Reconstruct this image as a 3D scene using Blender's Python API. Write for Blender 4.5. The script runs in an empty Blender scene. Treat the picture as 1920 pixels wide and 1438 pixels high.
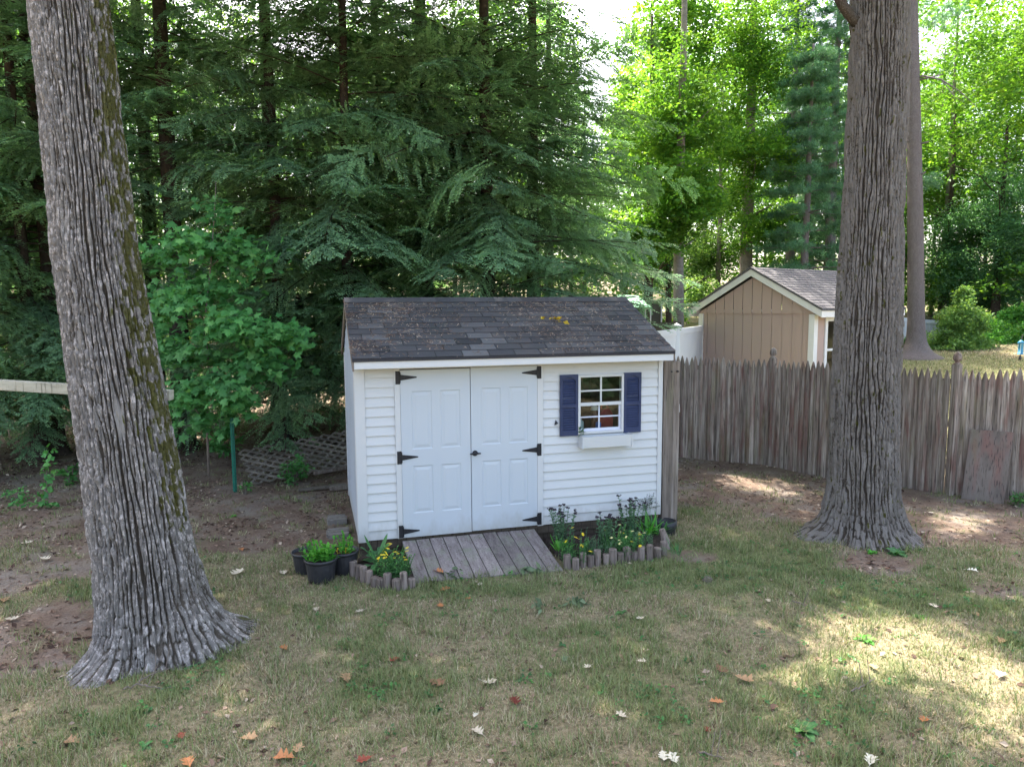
import bpy, math, random
import numpy as np
from mathutils import Vector, Matrix
R = np.random.default_rng(7); random.seed(7)
S = bpy.context.scene; COL = S.collection
PI = math.pi; rad = math.radians
# ------------------------------------------------------------------ camera
CAM = np.array([-0.4487, -8.1355, 2.6652]); YAW, PIT, ROL, FPX = 0.2721, 0.1080, -0.0060, 1342.74
FW = np.array([math.sin(YAW)*math.cos(PIT), math.cos(YAW)*math.cos(PIT), -math.sin(PIT)])
_r0 = np.array([math.cos(YAW), -math.sin(YAW), 0.]); _u0 = np.cross(_r0, FW)
RT = _r0*math.cos(ROL) + _u0*math.sin(ROL); UP = -_r0*math.sin(ROL) + _u0*math.cos(ROL)
F0 = np.array([math.sin(YAW), math.cos(YAW), 0.]); R0 = _r0      # level forward / right, for laying things out
def ray(px, py): return FW + RT*(px-960)/FPX - UP*(py-719)/FPX
def gp(px, py, z=-.22):
    d = ray(px, py); return CAM + d*((z-CAM[2])/d[2])
def gd(px, py, t): return CAM + ray(px, py)*t
def proj(P):
    d = np.asarray(P) - CAM; z = d @ FW
    return np.stack([960+FPX*(d@RT)/z, 719-FPX*(d@UP)/z, z], -1)
cam = bpy.data.cameras.new("camera"); co = bpy.data.objects.new("camera", cam); COL.objects.link(co)
cam.sensor_fit = 'HORIZONTAL'; cam.sensor_width = 36; cam.lens = 36*FPX/1920; cam.clip_end = 600
M3 = Matrix((RT, UP, -FW)).transposed().to_4x4(); M3.translation = Vector(CAM); co.matrix_world = M3
S.camera = co
# ------------------------------------------------------------------ noise
def _h(i, j, k):
    n = (i.astype(np.int64)*374761393 + j.astype(np.int64)*668265263 + k.astype(np.int64)*2147483647) & 0xffffffff
    n = ((n ^ (n >> 13))*1274126177) & 0xffffffff
    return ((n ^ (n >> 16)) & 0xffff)/65535.
def vn(x, y, z=0.):
    x, y, z = np.broadcast_arrays(np.asarray(x, float), np.asarray(y, float), np.asarray(z, float))
    i, j, k = np.floor(x), np.floor(y), np.floor(z); f, g, h = x-i, y-j, z-k
    f, g, h = [t*t*t*(t*(t*6-15)+10) for t in (f, g, h)]
    def L(a, b, t): return a+(b-a)*t
    c = lambda a, b, d: _h(i+a, j+b, k+d)
    return L(L(L(c(0,0,0), c(1,0,0), f), L(c(0,1,0), c(1,1,0), f), g), L(L(c(0,0,1), c(1,0,1), f), L(c(0,1,1), c(1,1,1), f), g), h)
def fbm(x, y, z=0., o=3):
    s, a, t = 0., .5, 0.
    for q in range(o):
        s = s+a*vn(np.asarray(x)*2**q+17*q, np.asarray(y)*2**q-9*q, np.asarray(z)*2**q); t += a; a *= .5
    return s/t
def sst(a, b, x):
    t = np.clip((np.asarray(x, float)-a)/(b-a), 0, 1); return t*t*(3-2*t)
# ------------------------------------------------------------------ mesh builder
class MB:
    def __init__(s): s.v = []; s.f = []; s.n = 0; s.a = []
    def add(s, v, f, a=0.):
        """v (n,3); f array (m,k) or list of index lists; a per-vertex value or scalar"""
        v = np.asarray(v, float).reshape(-1, 3); s.v.append(v)
        if isinstance(f, np.ndarray): s.f.append(f.astype(np.int64)+s.n)
        else:
            for q in f: s.f.append(np.array([q], np.int64)+s.n)
        s.a.append(np.broadcast_to(np.asarray(a, float), (len(v),))); s.n += len(v); return s
    def box(s, x0, x1, y0, y1, z0, z1, a=0., M=None):
        v = np.array([(x, y, z) for z in (z0, z1) for y in (y0, y1) for x in (x0, x1)], float)
        if M is not None: v = v @ np.array(M.to_3x3()).T + np.array(M.translation)
        return s.add(v, np.array([(0,2,3,1), (4,5,7,6), (0,1,5,4), (2,6,7,3), (0,4,6,2), (1,3,7,5)]), a)
    def bar(s, p, q, w, h, a=0.):
        """box from p to q, w wide, h high"""
        p, q = Vector(p), Vector(q); d = q-p; L = d.length; x = d.normalized()
        up = Vector((0,0,1)) if abs(x.z) < .95 else Vector((0,1,0)); y = up.cross(x).normalized(); z = x.cross(y)
        M = Matrix((x, y, z)).transposed().to_4x4(); M.translation = p
        return s.box(0, L, -w/2, w/2, -h/2, h/2, a, M)
    def tube(s, pts, rr, n=8, a=0., cap=True):
        pts = np.asarray(pts, float); m = len(pts); rr = np.broadcast_to(np.asarray(rr, float), (m,))
        t = np.gradient(pts, axis=0); t /= np.linalg.norm(t, axis=1)[:, None]+1e-9
        ref = np.where(np.abs(t[:, 2:3]) > .9, np.array([[1.,0,0]]), np.array([[0,0,1.]]))
        if np.abs(t[:, 2]).mean() > .6: ref = np.repeat([[1.,0,0]], m, 0)
        u = np.cross(ref, t); u /= np.linalg.norm(u, axis=1)[:, None]+1e-9; w = np.cross(t, u)
        th = np.arange(n)*2*PI/n
        v = pts[:, None]+rr[:, None, None]*(np.cos(th)[None, :, None]*u[:, None]+np.sin(th)[None, :, None]*w[:, None])
        i = np.arange(m-1)[:, None]*n; j = np.arange(n)[None]; k = (j+1) % n
        f = np.stack([i+j, i+k, i+n+k, i+n+j], -1).reshape(-1, 4)
        s.add(v.reshape(-1, 3), f, a)
        if cap:
            s.f.append(np.array([list(range(n))[::-1]])+s.n-m*n); s.f.append(np.array([list(range(n))])+s.n-n)
        return s
    def lathe(s, prof, n=20, c=(0,0,0), a=0., ripple=0., nr=24):
        prof = np.asarray(prof, float); m = len(prof); th = np.arange(n)*2*PI/n
        r = prof[:, 0:1]*(1+ripple*np.cos(th*nr)[None])
        v = np.stack([r*np.cos(th), r*np.sin(th), np.repeat(prof[:, 1:2], n, 1)], -1)+np.array(c)
        i = np.arange(m-1)[:, None]*n; j = np.arange(n)[None]; k = (j+1) % n
        return s.add(v.reshape(-1, 3), np.stack([i+j, i+k, i+n+k, i+n+j], -1).reshape(-1, 4), a)
    def prism(s, poly, y0, y1, a=0.):
        """poly in (x,z), extruded along y"""
        n = len(poly); v = [(x, y0, z) for x, z in poly]+[(x, y1, z) for x, z in poly]
        f = [list(range(n)), list(range(2*n-1, n-1, -1))]+[[i, i+n, (i+1) % n+n, (i+1) % n] for i in range(n)]
        return s.add(v, f, a)
    def mesh(s, name, smooth=False, extra=None):
        me = bpy.data.meshes.new(name); v = np.concatenate(s.v)
        me.vertices.add(len(v)); me.vertices.foreach_set('co', v.astype(np.float32).ravel())
        tot = np.concatenate([np.full(len(f), f.shape[1]) for f in s.f]); li = np.concatenate([f.ravel() for f in s.f])
        me.loops.add(len(li)); me.loops.foreach_set('vertex_index', li.astype(np.int32))
        me.polygons.add(len(tot)); st = np.concatenate([[0], np.cumsum(tot)[:-1]])
        me.polygons.foreach_set('loop_start', st.astype(np.int32)); me.polygons.foreach_set('loop_total', tot.astype(np.int32))
        me.polygons.foreach_set('use_smooth', np.full(len(tot), bool(smooth)))
        at = me.attributes.new('rnd', 'FLOAT', 'POINT'); at.data.foreach_set('value', np.concatenate(s.a).astype(np.float32))
        for k, val in (extra or {}).items():
            at = me.attributes.new(k, 'FLOAT', 'POINT'); at.data.foreach_set('value', np.asarray(val, np.float32))
        me.update(calc_edges=True); return me
# ------------------------------------------------------------------ objects
def tag(o, label, cat, group=None):
    o['label'] = label; o['category'] = cat
    if group: o['group'] = group
    return o
def thing(name, label, cat, loc=(0,0,0), group=None):
    o = bpy.data.objects.new(name, None); COL.objects.link(o); o.location = Vector([float(c) for c in loc]); o.empty_display_size = .2
    return tag(o, label, cat, group)
def link(name, me, m, parent=None, bevel=0):
    o = bpy.data.objects.new(name, me); COL.objects.link(o)
    for q in (m if isinstance(m, (list, tuple)) else [m]): me.materials.append(q)
    if parent is not None:
        o.parent = parent
        if parent.type == 'EMPTY': o.matrix_parent_inverse = Matrix.Translation(-parent.location)
    if bevel:
        b = o.modifiers.new('bevel', 'BEVEL'); b.width = bevel; b.segments = 2; b.limit_method = 'ANGLE'
    return o
def obj(name, mb, m, parent=None, smooth=False, bevel=0, extra=None):
    return link(name, mb.mesh(name, smooth, extra), m, parent, bevel)
def struct(name, mb, m, smooth=False, extra=None):
    o = obj(name, mb, m, None, smooth, 0, extra); o['kind'] = 'structure'; return o
def dup(o, parent=None):
    c = o.copy(); COL.objects.link(c)
    if parent is not None: c.parent = parent
    for ch in list(o.children): dup(ch, c)
    return c
# ------------------------------------------------------------------ materials
class G:
    def __init__(s, name):
        s.m = bpy.data.materials.new(name); s.m.use_nodes = True; s.t = s.m.node_tree; s.t.nodes.clear()
        s.out = s.t.nodes.new('ShaderNodeOutputMaterial')
    def n(s, ty, ins=None, **kw):
        q = s.t.nodes.new('ShaderNode'+ty)
        for k, v in kw.items(): setattr(q, k, v)
        for k, v in (ins or {}).items(): s.set(q.inputs[k], v)
        return q
    def set(s, inp, v):
        if hasattr(v, 'is_output') or isinstance(v, bpy.types.NodeSocket): s.t.links.new(v, inp)
        elif isinstance(v, (tuple, list)) and len(v) == 3 and inp.type == 'RGBA': inp.default_value = (*v, 1)
        else: inp.default_value = v
    def obj(s): return s.n('TexCoord').outputs['Object']
    def mapv(s, scale, vec=None): return s.n('Mapping', {'Vector': vec or s.obj(), 'Scale': scale}).outputs[0]
    def noise(s, sc, de=3, vec=None, ro=.55): return s.n('TexNoise', {'Vector': vec or s.obj(), 'Scale': sc, 'Detail': de, 'Roughness': ro}).outputs[0]
    def attr(s, a): return s.n('Attribute', attribute_name=a).outputs['Fac']
    def ramp(s, fac, *st):
        q = s.n('ValToRGB', {'Fac': fac}); e = q.color_ramp.elements
        while len(e) < len(st): e.new(.5)
        for el, (p, c) in zip(e, st): el.position = p; el.color = (*c, 1) if isinstance(c, tuple) else (c, c, c, 1)
        return q.outputs[0]
    def mix(s, f, a, b, bt='MIX'):
        q = s.n('Mix', data_type='RGBA', blend_type=bt); s.set(q.inputs[0], f); s.set(q.inputs[6], a); s.set(q.inputs[7], b); return q.outputs[2]
    def math(s, op, a, b=0.):
        q = s.n('Math', operation=op); s.set(q.inputs[0], a); s.set(q.inputs[1], b); return q.outputs[0]
    def bump(s, h, st=.4, d=.01): return s.n('Bump', {'Height': h, 'Strength': st, 'Distance': d}).outputs[0]
    def pbr(s, col, ro=.7, bump=None, spec=.3, **kw):
        ins = {'Base Color': col, 'Roughness': ro, 'Specular IOR Level': spec}
        if bump is not None: ins['Normal'] = bump
        q = s.n('BsdfPrincipled', ins)
        for k, v in kw.items(): s.set(q.inputs[k], v)
        s.t.links.new(q.outputs[0], s.out.inputs[0]); return s.m
def plain(name, c, ro=.6, var=.15, sc=8, bumpd=0., spec=.3):
    g = G(name); n = g.noise(sc, 4)
    col = g.ramp(n, (.25, tuple(max(0, q*(1-var)) for q in c)), (.75, tuple(min(1, q*(1+var)) for q in c)))
    return g.pbr(col, ro, g.bump(g.noise(sc*6, 3), .5, bumpd) if bumpd else None, spec)
def leafmat(name, stops, trans=None, ro=.5, tw=.35, spec=.25):
    """leaf: colour varies leaf by leaf; part of the light goes through"""
    g = G(name); col = g.ramp(g.attr('rnd'), *stops)
    big = g.noise(.9, 2); col = g.mix(1., col, g.ramp(big, (.3, .72), (.7, 1.25)), 'MULTIPLY')
    p = g.n('BsdfPrincipled', {'Base Color': col, 'Roughness': ro, 'Specular IOR Level': spec})
    tr = g.n('BsdfTranslucent', {'Color': g.mix(1., col, trans or (1.6, 1.7, .7), 'MULTIPLY')})
    mx = g.n('MixShader', {0: tw, 1: p.outputs[0], 2: tr.outputs[0]})
    g.t.links.new(mx.outputs[0], g.out.inputs[0]); return g.m
def woodmat(name, a, b, c=None, grain=(14, 14, 1.2), ro=.85, stain=None, algae=None, bd=.004):
    g = G(name); r = g.attr('rnd')
    off = g.n('VectorMath', {0: g.obj(), 1: g.n('CombineXYZ', {0: g.math('MULTIPLY', r, 13.), 1: g.math('MULTIPLY', r, 7.), 2: g.math('MULTIPLY', r, 31.)}).outputs[0]}, operation='ADD').outputs[0]
    gr = g.noise(1., 6, g.mapv(grain, off), .65); col = g.ramp(gr, (.3, a), (.52, b), (.75, c or b))
    col = g.mix(1., col, g.ramp(r, (0., .7), (1., 1.25)), 'MULTIPLY')
    if stain: col = g.mix(g.ramp(g.noise(2.2, 4, g.mapv((2.5, 2.5, .55), off)), (.5, 0.), (.66, .8)), col, stain)
    if algae: col = g.mix(g.ramp(g.noise(1.6, 4, g.mapv((2.5, 2.5, .5), off)), (.56, 0.), (.75, .6)), col, algae)
    col = g.mix(g.ramp(g.noise(1., 4, g.mapv((60, 60, 3), off)), (.56, 0.), (.66, .75)), col, tuple(q*.45 for q in a))
    return g.pbr(col, ro, g.bump(gr, .7, bd), .15)
MT = {}
def siding_mat(name, c, dirt=(.6, .63, .60), amt=.2):
    g = G(name); n = g.noise(3.0, 5, g.mapv((1, 1, .35)))
    col = g.mix(g.ramp(n, (.5, 0.), (.9, amt)), c, dirt)
    col = g.mix(g.ramp(g.noise(90, 2), (.73, 0.), (.78, .35)), col, (.35, .35, .3))
    z = g.n('SeparateXYZ', {0: g.obj()}).outputs[2]; zz = g.math('ADD', z, g.math('MULTIPLY', g.noise(7, 5, g.mapv((1, 1, .5)), .7), -.55))
    col = g.mix(g.ramp(g.math('ADD', zz, .5), (.18, .5), (.42, 0.)), col, (.30, .27, .22))
    return g.pbr(col, .45, g.bump(g.noise(9, 2), .05, .002), .35)
MT['white'] = siding_mat('white_vinyl', (.54, .545, .55)); MT['whited'] = siding_mat('white_door', (.47, .505, .545), amt=.12)
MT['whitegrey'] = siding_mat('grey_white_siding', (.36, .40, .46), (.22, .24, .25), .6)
MT['navy'] = plain('navy_plastic', (.030, .041, .095), .5, .2, 5)
MT['iron'] = plain('black_iron', (.018, .018, .022), .5, .3, 40)
MT['skid'] = woodmat('dark_timber', (.06, .045, .035), (.10, .08, .06), (.15, .12, .10), (3, 20, 20))
MT['ramp'] = woodmat('ramp_boards', (.13, .105, .10), (.22, .185, .175), (.30, .26, .25), (26, 2.0, 26), stain=(.20, .20, .15))
MT['post'] = woodmat('post_wood', (.09, .073, .058), (.20, .165, .14), (.31, .27, .24), (22, 22, 1.0), algae=(.14, .15, .07))
MT['fence'] = woodmat('fence_wood', (.085, .066, .053), (.275, .225, .186), (.50, .44, .385), (30, 26, 1.1), stain=(.17, .085, .07), algae=(.13, .13, .05))
MT['ply'] = woodmat('plywood', (.14, .115, .10), (.20, .165, .145), (.25, .21, .185), (5, 5, 2.0), stain=(.24, .13, .11), algae=(.2, .2, .12))
MT['beam'] = woodmat('pale_beam', (.25, .24, .19), (.37, .355, .29), (.45, .43, .37), (1.2, 18, 24))
MT['lattice'] = woodmat('lattice_wood', (.105, .088, .072), (.155, .133, .112), (.21, .185, .16), (6, 6, 6))
MT['log'] = woodmat('log_stakes', (.11, .085, .07), (.20, .16, .14), (.30, .25, .22), (30, 30, 2.5))
MT['inner'] = plain('shed_inside', (.022, .02, .018), .9, .2, 3)
MT['soil'] = plain('bed_soil', (.055, .042, .036), .95, .5, 30, .02, .1)
MT['mulch'] = MT['soil']
MT['pot'] = plain('black_plastic', (.028, .028, .032), .45, .3, 12, spec=.4)
MT['green_metal'] = plain('green_paint', (.02, .16, .11), .45, .25, 10)
MT['stone'] = plain('grey_stone', (.20, .18, .16), .9, .3, 20, .01)
MT['twig'] = plain('twig_bark', (.16, .13, .11), .9, .3, 30)
MT['vinyl_fence'] = plain('vinyl_fence', (.54, .56, .60), .4, .04, 2)
MT['tan'] = (lambda g: g.pbr(g.mix(g.ramp(g.noise(1.2, 4), (.4, 0.), (.75, .3)), (.405, .292, .258), (.37, .295, .25)), .75, g.bump(g.noise(60, 3, g.mapv((1, 1, .06))), .3, .004), .2))(G('tan_siding'))
MT['trimw'] = plain('trim_white', (.66, .64, .64), .55, .06, 4)
MT['olive'] = plain('olive_board', (.085, .078, .055), .8, .2, 6)
MT['greenroof'] = plain('green_roof', (.16, .36, .23), .6, .2, 4)
MT['bluep'] = plain('blue_plastic', (.05, .22, .38), .4, .15, 8)
MT['red'] = plain('red_plastic', (.30, .012, .03), .35, .2, 8); MT['amber'] = plain('amber_plastic', (.14, .05, .03), .3, .2, 8)
MT['cap'] = plain('white_cap', (.75, .74, .70), .4, .05, 8); MT['paleblue'] = plain('pale_blue', (.45, .60, .66), .35, .06, 8); MT['blue'] = plain('blue_lid', (.03, .14, .5), .35, .1, 8)
def glassmat():
    g = G('window_glass'); fr = g.n('LayerWeight', {'Blend': .18}).outputs['Fresnel']
    f = g.math('ADD', g.math('MULTIPLY', fr, .7), .02)
    mx = g.n('MixShader', {0: f, 1: g.n('BsdfTransparent', {'Color': (.80, .84, .83)}).outputs[0], 2: g.n('BsdfGlossy', {'Roughness': .03, 'Color': (.9, .93, .95)}).outputs[0]})
    g.t.links.new(mx.outputs[0], g.out.inputs[0]); return g.m
MT['glass'] = glassmat()
def roofmat():
    g = G('asphalt_shingle'); r = g.attr('rnd')
    col = g.ramp(r, (0., (.024, .024, .027)), (.3, (.050, .050, .055)), (.65, (.082, .078, .082)), (1., (.145, .142, .148)))
    col = g.mix(g.ramp(g.noise(420, 2), (.3, 0.), (.75, .6)), col, (.085, .083, .092))
    w = g.ramp(g.noise(1.5, 4), (.46, 0.), (.66, .75)); fl = g.ramp(g.noise(85, 3), (.50, 0.), (.64, 1.))
    col = g.mix(g.math('MULTIPLY', w, fl), col, (.11, .072, .066))
    return g.pbr(col, .9, g.bump(g.noise(300, 2), .6, .004), .2)
MT['roof'] = roofmat()
MT['roof2'] = (lambda g: g.pbr(g.mix(g.ramp(g.noise(3, 3, g.mapv((6, 6, 6))), (.35, 0.), (.7, 1.)), (.07, .066, .072), (.13, .125, .135)), .9, None, .2))(G('grey_shingle'))
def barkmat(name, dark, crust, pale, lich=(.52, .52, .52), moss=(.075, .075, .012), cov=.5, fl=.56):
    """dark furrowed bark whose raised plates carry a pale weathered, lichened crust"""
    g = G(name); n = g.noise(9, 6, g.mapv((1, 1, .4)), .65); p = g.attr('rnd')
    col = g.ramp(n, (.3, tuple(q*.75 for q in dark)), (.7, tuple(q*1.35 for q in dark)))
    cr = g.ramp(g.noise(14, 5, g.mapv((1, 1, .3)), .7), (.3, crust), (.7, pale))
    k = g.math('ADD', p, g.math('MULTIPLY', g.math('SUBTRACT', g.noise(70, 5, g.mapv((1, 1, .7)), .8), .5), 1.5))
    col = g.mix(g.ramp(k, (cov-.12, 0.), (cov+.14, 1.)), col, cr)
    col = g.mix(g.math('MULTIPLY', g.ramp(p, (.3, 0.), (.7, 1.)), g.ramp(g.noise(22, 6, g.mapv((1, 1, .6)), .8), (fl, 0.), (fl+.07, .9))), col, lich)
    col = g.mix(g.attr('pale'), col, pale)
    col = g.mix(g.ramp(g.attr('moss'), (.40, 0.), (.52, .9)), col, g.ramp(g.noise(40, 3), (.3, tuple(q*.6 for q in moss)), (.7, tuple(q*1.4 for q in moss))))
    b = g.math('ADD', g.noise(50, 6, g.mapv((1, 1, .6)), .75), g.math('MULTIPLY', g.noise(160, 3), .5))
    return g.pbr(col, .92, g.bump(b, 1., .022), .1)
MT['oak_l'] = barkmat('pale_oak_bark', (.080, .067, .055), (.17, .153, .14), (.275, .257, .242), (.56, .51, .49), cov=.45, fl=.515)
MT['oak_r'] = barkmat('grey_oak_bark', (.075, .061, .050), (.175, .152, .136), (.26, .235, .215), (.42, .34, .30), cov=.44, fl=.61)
MT['pine_bark'] = barkmat('pine_bark', (.085, .068, .064), (.15, .128, .125), (.21, .185, .185), (.34, .31, .31), cov=.35, fl=.66)
MT['dark_bark'] = plain('dark_bark', (.060, .046, .038), .95, .4, 14, .03, .1)
MT['grey_bark'] = plain('grey_bark', (.20, .175, .155), .95, .3, 10, .02, .1)
MT['birch'] = plain('birch_bark', (.50, .47, .43), .8, .2, 10, .01, .1)
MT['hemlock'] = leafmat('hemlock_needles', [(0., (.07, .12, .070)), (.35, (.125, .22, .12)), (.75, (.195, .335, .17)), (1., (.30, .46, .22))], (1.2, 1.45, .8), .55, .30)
MT['maple'] = leafmat('maple_leaf', [(0., (.05, .165, .05)), (.6, (.09, .265, .075)), (1., (.16, .36, .11))], (1.4, 1.5, .6), .5, .3)
MT['decid'] = leafmat('broad_leaf', [(0., (.050, .14, .030)), (.5, (.09, .215, .035)), (1., (.16, .29, .045))], (1.9, 1.75, .7), .5, .45)
MT['decid_d'] = leafmat('deep_leaf', [(0., (.075, .17, .10)), (.6, (.13, .27, .135)), (1., (.20, .37, .16))], (1.5, 1.6, .8), .5, .42)
MT['aspen'] = leafmat('pale_leaf', [(0., (.08, .17, .06)), (.5, (.14, .26, .08)), (1., (.22, .34, .11))], (1.7, 1.6, .7), .5, .45)
MT['wpine'] = leafmat('pine_needles', [(0., (.06, .14, .085)), (.6, (.10, .22, .12)), (1., (.16, .29, .15))], (1.2, 1.4, .7), .55, .25)
MT['shrub'] = leafmat('shrub_leaf', [(0., (.055, .17, .04)), (.6, (.10, .28, .055)), (1., (.19, .38, .08))], (1.6, 1.6, .6), .5, .35)
MT['bedgreen'] = leafmat('bed_leaf', [(0., (.040, .11, .045)), (.6, (.07, .19, .055)), (1., (.11, .27, .055))], (1.3, 1.4, .6), .5, .25)
MT['brightgreen'] = leafmat('bright_leaf', [(0., (.055, .21, .03)), (.6, (.09, .32, .04)), (1., (.17, .40, .06))], (1.3, 1.4, .6), .5, .3)
MT['sedum'] = leafmat('sedum_leaf', [(0., (.06, .12, .065)), (.6, (.10, .19, .095)), (1., (.16, .25, .12))], (1.2, 1.3, .7), .5, .2)
MT['head'] = plain('dark_seed_head', (.045, .035, .045), .9, .4, 60)
MT['yellow'] = plain('yellow_petal', (.75, .58, .03), .6, .15, 40); MT['cream'] = plain('cream_petal', (.75, .66, .30), .6, .15, 40); MT['orange'] = plain('orange_petal', (.7, .26, .03), .6, .15, 40)
MT['yleaf'] = plain('yellowed_leaf', (.50, .36, .03), .6, .3, 25)
MT['litter'] = leafmat('litter', [(0., (.05, .03, .025)), (.4, (.14, .085, .062)), (.75, (.26, .175, .13)), (1., (.45, .36, .28))], (1., 1., 1.), .8, .1, .1)
def grassmat():
    g = G('dry_grass'); r = g.attr('rnd'); m = g.attr('green')
    dry = g.ramp(r, (0., (.19, .158, .10)), (.5, (.335, .29, .19)), (1., (.52, .465, .335)))
    gr = g.ramp(r, (0., (.085, .13, .045)), (.5, (.14, .20, .07)), (1., (.23, .29, .11)))
    col = g.mix(m, dry, gr); p = g.n('BsdfPrincipled', {'Base Color': col, 'Roughness': .6, 'Specular IOR Level': .15})
    tr = g.n('BsdfTranslucent', {'Color': g.mix(1., col, (1.2, 1.2, .8), 'MULTIPLY')})
    mx = g.n('MixShader', {0: .25, 1: p.outputs[0], 2: tr.outputs[0]}); g.t.links.new(mx.outputs[0], g.out.inputs[0]); return g.m
MT['grass'] = grassmat()
def groundmat():
    g = G('ground_soil'); d = g.attr('dirt'); gr = g.attr('green')
    thatch = g.ramp(g.noise(28, 5), (.3, (.13, .105, .065)), (.7, (.29, .24, .155)))
    thatch = g.mix(gr, thatch, g.ramp(g.noise(24, 5), (.3, (.09, .10, .045)), (.7, (.19, .19, .09))))
    n1 = g.noise(2.2, 5); soil = g.ramp(n1, (.3, (.125, .085, .064)), (.5, (.195, .14, .108)), (.7, (.25, .205, .17)))
    soil = g.mix(g.ramp(g.noise(1.3, 5, None, .6), (.52, 0.), (.66, .7)), soil, (.225, .20, .178))
    soil = g.mix(g.ramp(g.noise(45, 4, None, .7), (.45, 0.), (.65, .55)), soil, (.085, .055, .044))
    soil = g.mix(g.ramp(g.noise(90, 3), (.66, 0.), (.72, .6)), soil, (.32, .27, .22))
    col = g.mix(d, thatch, soil)
    b = g.math('ADD', g.noise(14, 5), g.math('MULTIPLY', g.noise(70, 4), .5))
    return g.pbr(col, .95, g.bump(b, .8, .03), .1)
MT['ground'] = groundmat()
def drymat(name, a, b): return leafmat(name, [(0., a), (1., b)], (1., .9, .7), .7, .12, .15)
MT['l_tan'] = drymat('leaf_tan', (.36, .22, .12), (.45, .29, .17)); MT['l_orange'] = drymat('leaf_orange', (.42, .17, .07), (.50, .22, .10))
MT['l_pale'] = drymat('leaf_pale', (.50, .42, .32), (.60, .52, .41)); MT['l_red'] = drymat('leaf_red', (.16, .04, .03), (.24, .07, .045))
MT['l_brown'] = drymat('leaf_brown', (.18, .10, .06), (.26, .15, .09)); MT['l_white'] = drymat('leaf_white', (.62, .58, .48), (.72, .68, .58))
MT['l_green'] = leafmat('wilted_leaf', [(0., (.09, .13, .07)), (1., (.20, .26, .15))], (1.1, 1.2, .8), .6, .2)
# ------------------------------------------------------------------ sun and sky
SAZ, SEL = YAW-rad(20), rad(60)
SUN = np.array([math.cos(SEL)*math.sin(SAZ), math.cos(SEL)*math.cos(SAZ), math.sin(SEL)])
sl = bpy.data.lights.new('sun', 'SUN'); sl.energy = 3.3; sl.angle = rad(.5); sl.color = (1., .94, .82)
so = bpy.data.objects.new('sun', sl); COL.objects.link(so); so.rotation_euler = Vector(SUN).to_track_quat('Z', 'Y').to_euler()
W = bpy.data.worlds.new("World"); S.world = W; W.use_nodes = True; nt = W.node_tree
sk = nt.nodes.new('ShaderNodeTexSky'); sk.sky_type = 'NISHITA'; sk.sun_disc = False; sk.sun_elevation = SEL; sk.sun_rotation = SAZ
sk.air_density = .8; sk.dust_density = 4.5; sk.ozone_density = 1.
mx_ = nt.nodes.new('ShaderNodeMix'); mx_.data_type = 'RGBA'; mx_.blend_type = 'MULTIPLY'; mx_.inputs[0].default_value = 1.; mx_.inputs[7].default_value = (1.07, 1.0, .89, 1)   # warm tint multiplied into the sky colour, takes out some blue
nt.links.new(sk.outputs[0], mx_.inputs[6]); nt.links.new(mx_.outputs[2], nt.nodes['Background'].inputs[0]); nt.nodes['Background'].inputs[1].default_value = .15
S.view_settings.view_transform = 'Standard'; S.view_settings.look = 'None'; S.view_settings.exposure = 2.84; S.view_settings.gamma = 1
# ------------------------------------------------------------------ ground
FN = np.array([.77, .64])
def fdist(x, y): return (x-6.25)*FN[0]+(y-3.95)*FN[1]           # metres beyond the picket fence
def gh(x, y):
    s = fdist(x, y); s2 = np.clip(s-.8, 0, 34)
    return -.22+.068*s2*sst(0, 4, s2)+.02*(fbm(x*.5, y*.5)-.5)+.035*(fbm(x*2.1, y*2.1)-.5)*sst(-.2, 1.5, np.abs(y+.4)+np.maximum(0, np.abs(x-1.7)-2))
def ell(x, y, px, py, rx, ry):
    c = gp(px, py); dx = x-c[0]; dy = y-c[1]
    a = dx*R0[0]+dy*R0[1]; b = dx*F0[0]+dy*F0[1]
    return np.sqrt((a/rx)**2+(b/ry)**2)
def dirt(x, y):
    n = fbm(x*1.7, y*1.7, 3.3)-.5; s = fdist(x, y)
    d = sst(-3.6, -2.7, s+1.3*n)*(1-sst(.2, 1.4, s+n))
    back = sst(.1, .9, y+1.4*n-.10*np.maximum(0, -x-2))*(1-sst(3.2, 3.9, x))*(1-sst(-3.2, -4.5, x)*(1-sst(1.2, 2.2, y+2*n)))
    d = np.maximum(d, back)
    for e in ((95, 1175, 1.0, .75), (30, 1085, .9, .5), (140, 1045, .6, .5), (1655, 1055, .55, .4), (1290, 1045, .3, .2), (40, 1240, .7, .3), (1860, 1110, .35, .3), (470, 1010, .9, .5)):
        d = np.maximum(d, 1-sst(.55, 1.15, ell(x, y, *e)+1.3*n))
    far = np.maximum(sst(9.5, 13, y)*(1-sst(4, 7, x)), 0); d = np.maximum(d, far)
    return np.clip(d-.35*sst(.5, .75, fbm(x*5, y*5, 9.)), 0, 1)
def green(x, y):
    g = sst(.52, .68, fbm(x*1.1, y*1.1, 1.7))*.55+.45*sst(.5, .66, fbm(x*3.3, y*3.3, 6.))-.1
    for e in ((1360, 1060, 1.9, .95), (1720, 1120, 1.7, .5), (850, 1105, 1.4, .3), (1260, 1090, 1.0, .4)): g = np.maximum(g, .85*(1-sst(.5, 1.2, ell(x, y, *e)+.8*(fbm(x*2, y*2)-.5))))
    g = np.maximum(g, .75*sst(2, 5, fdist(x, y))*sst(.4, .6, fbm(x*.35, y*.35, 4.)))
    return np.clip(g, 0, 1)
xs = np.concatenate([np.linspace(-170, -12, 26)[:-1], np.arange(-12, -5, .25), np.arange(-5, 11, .06), np.arange(11, 40, .5), np.linspace(40, 190, 20)])
ys = np.concatenate([np.linspace(-120, -7, 14)[:-1], np.arange(-7, 6, .06), np.arange(6, 30, .35), np.linspace(30, 240, 24)])
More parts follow.
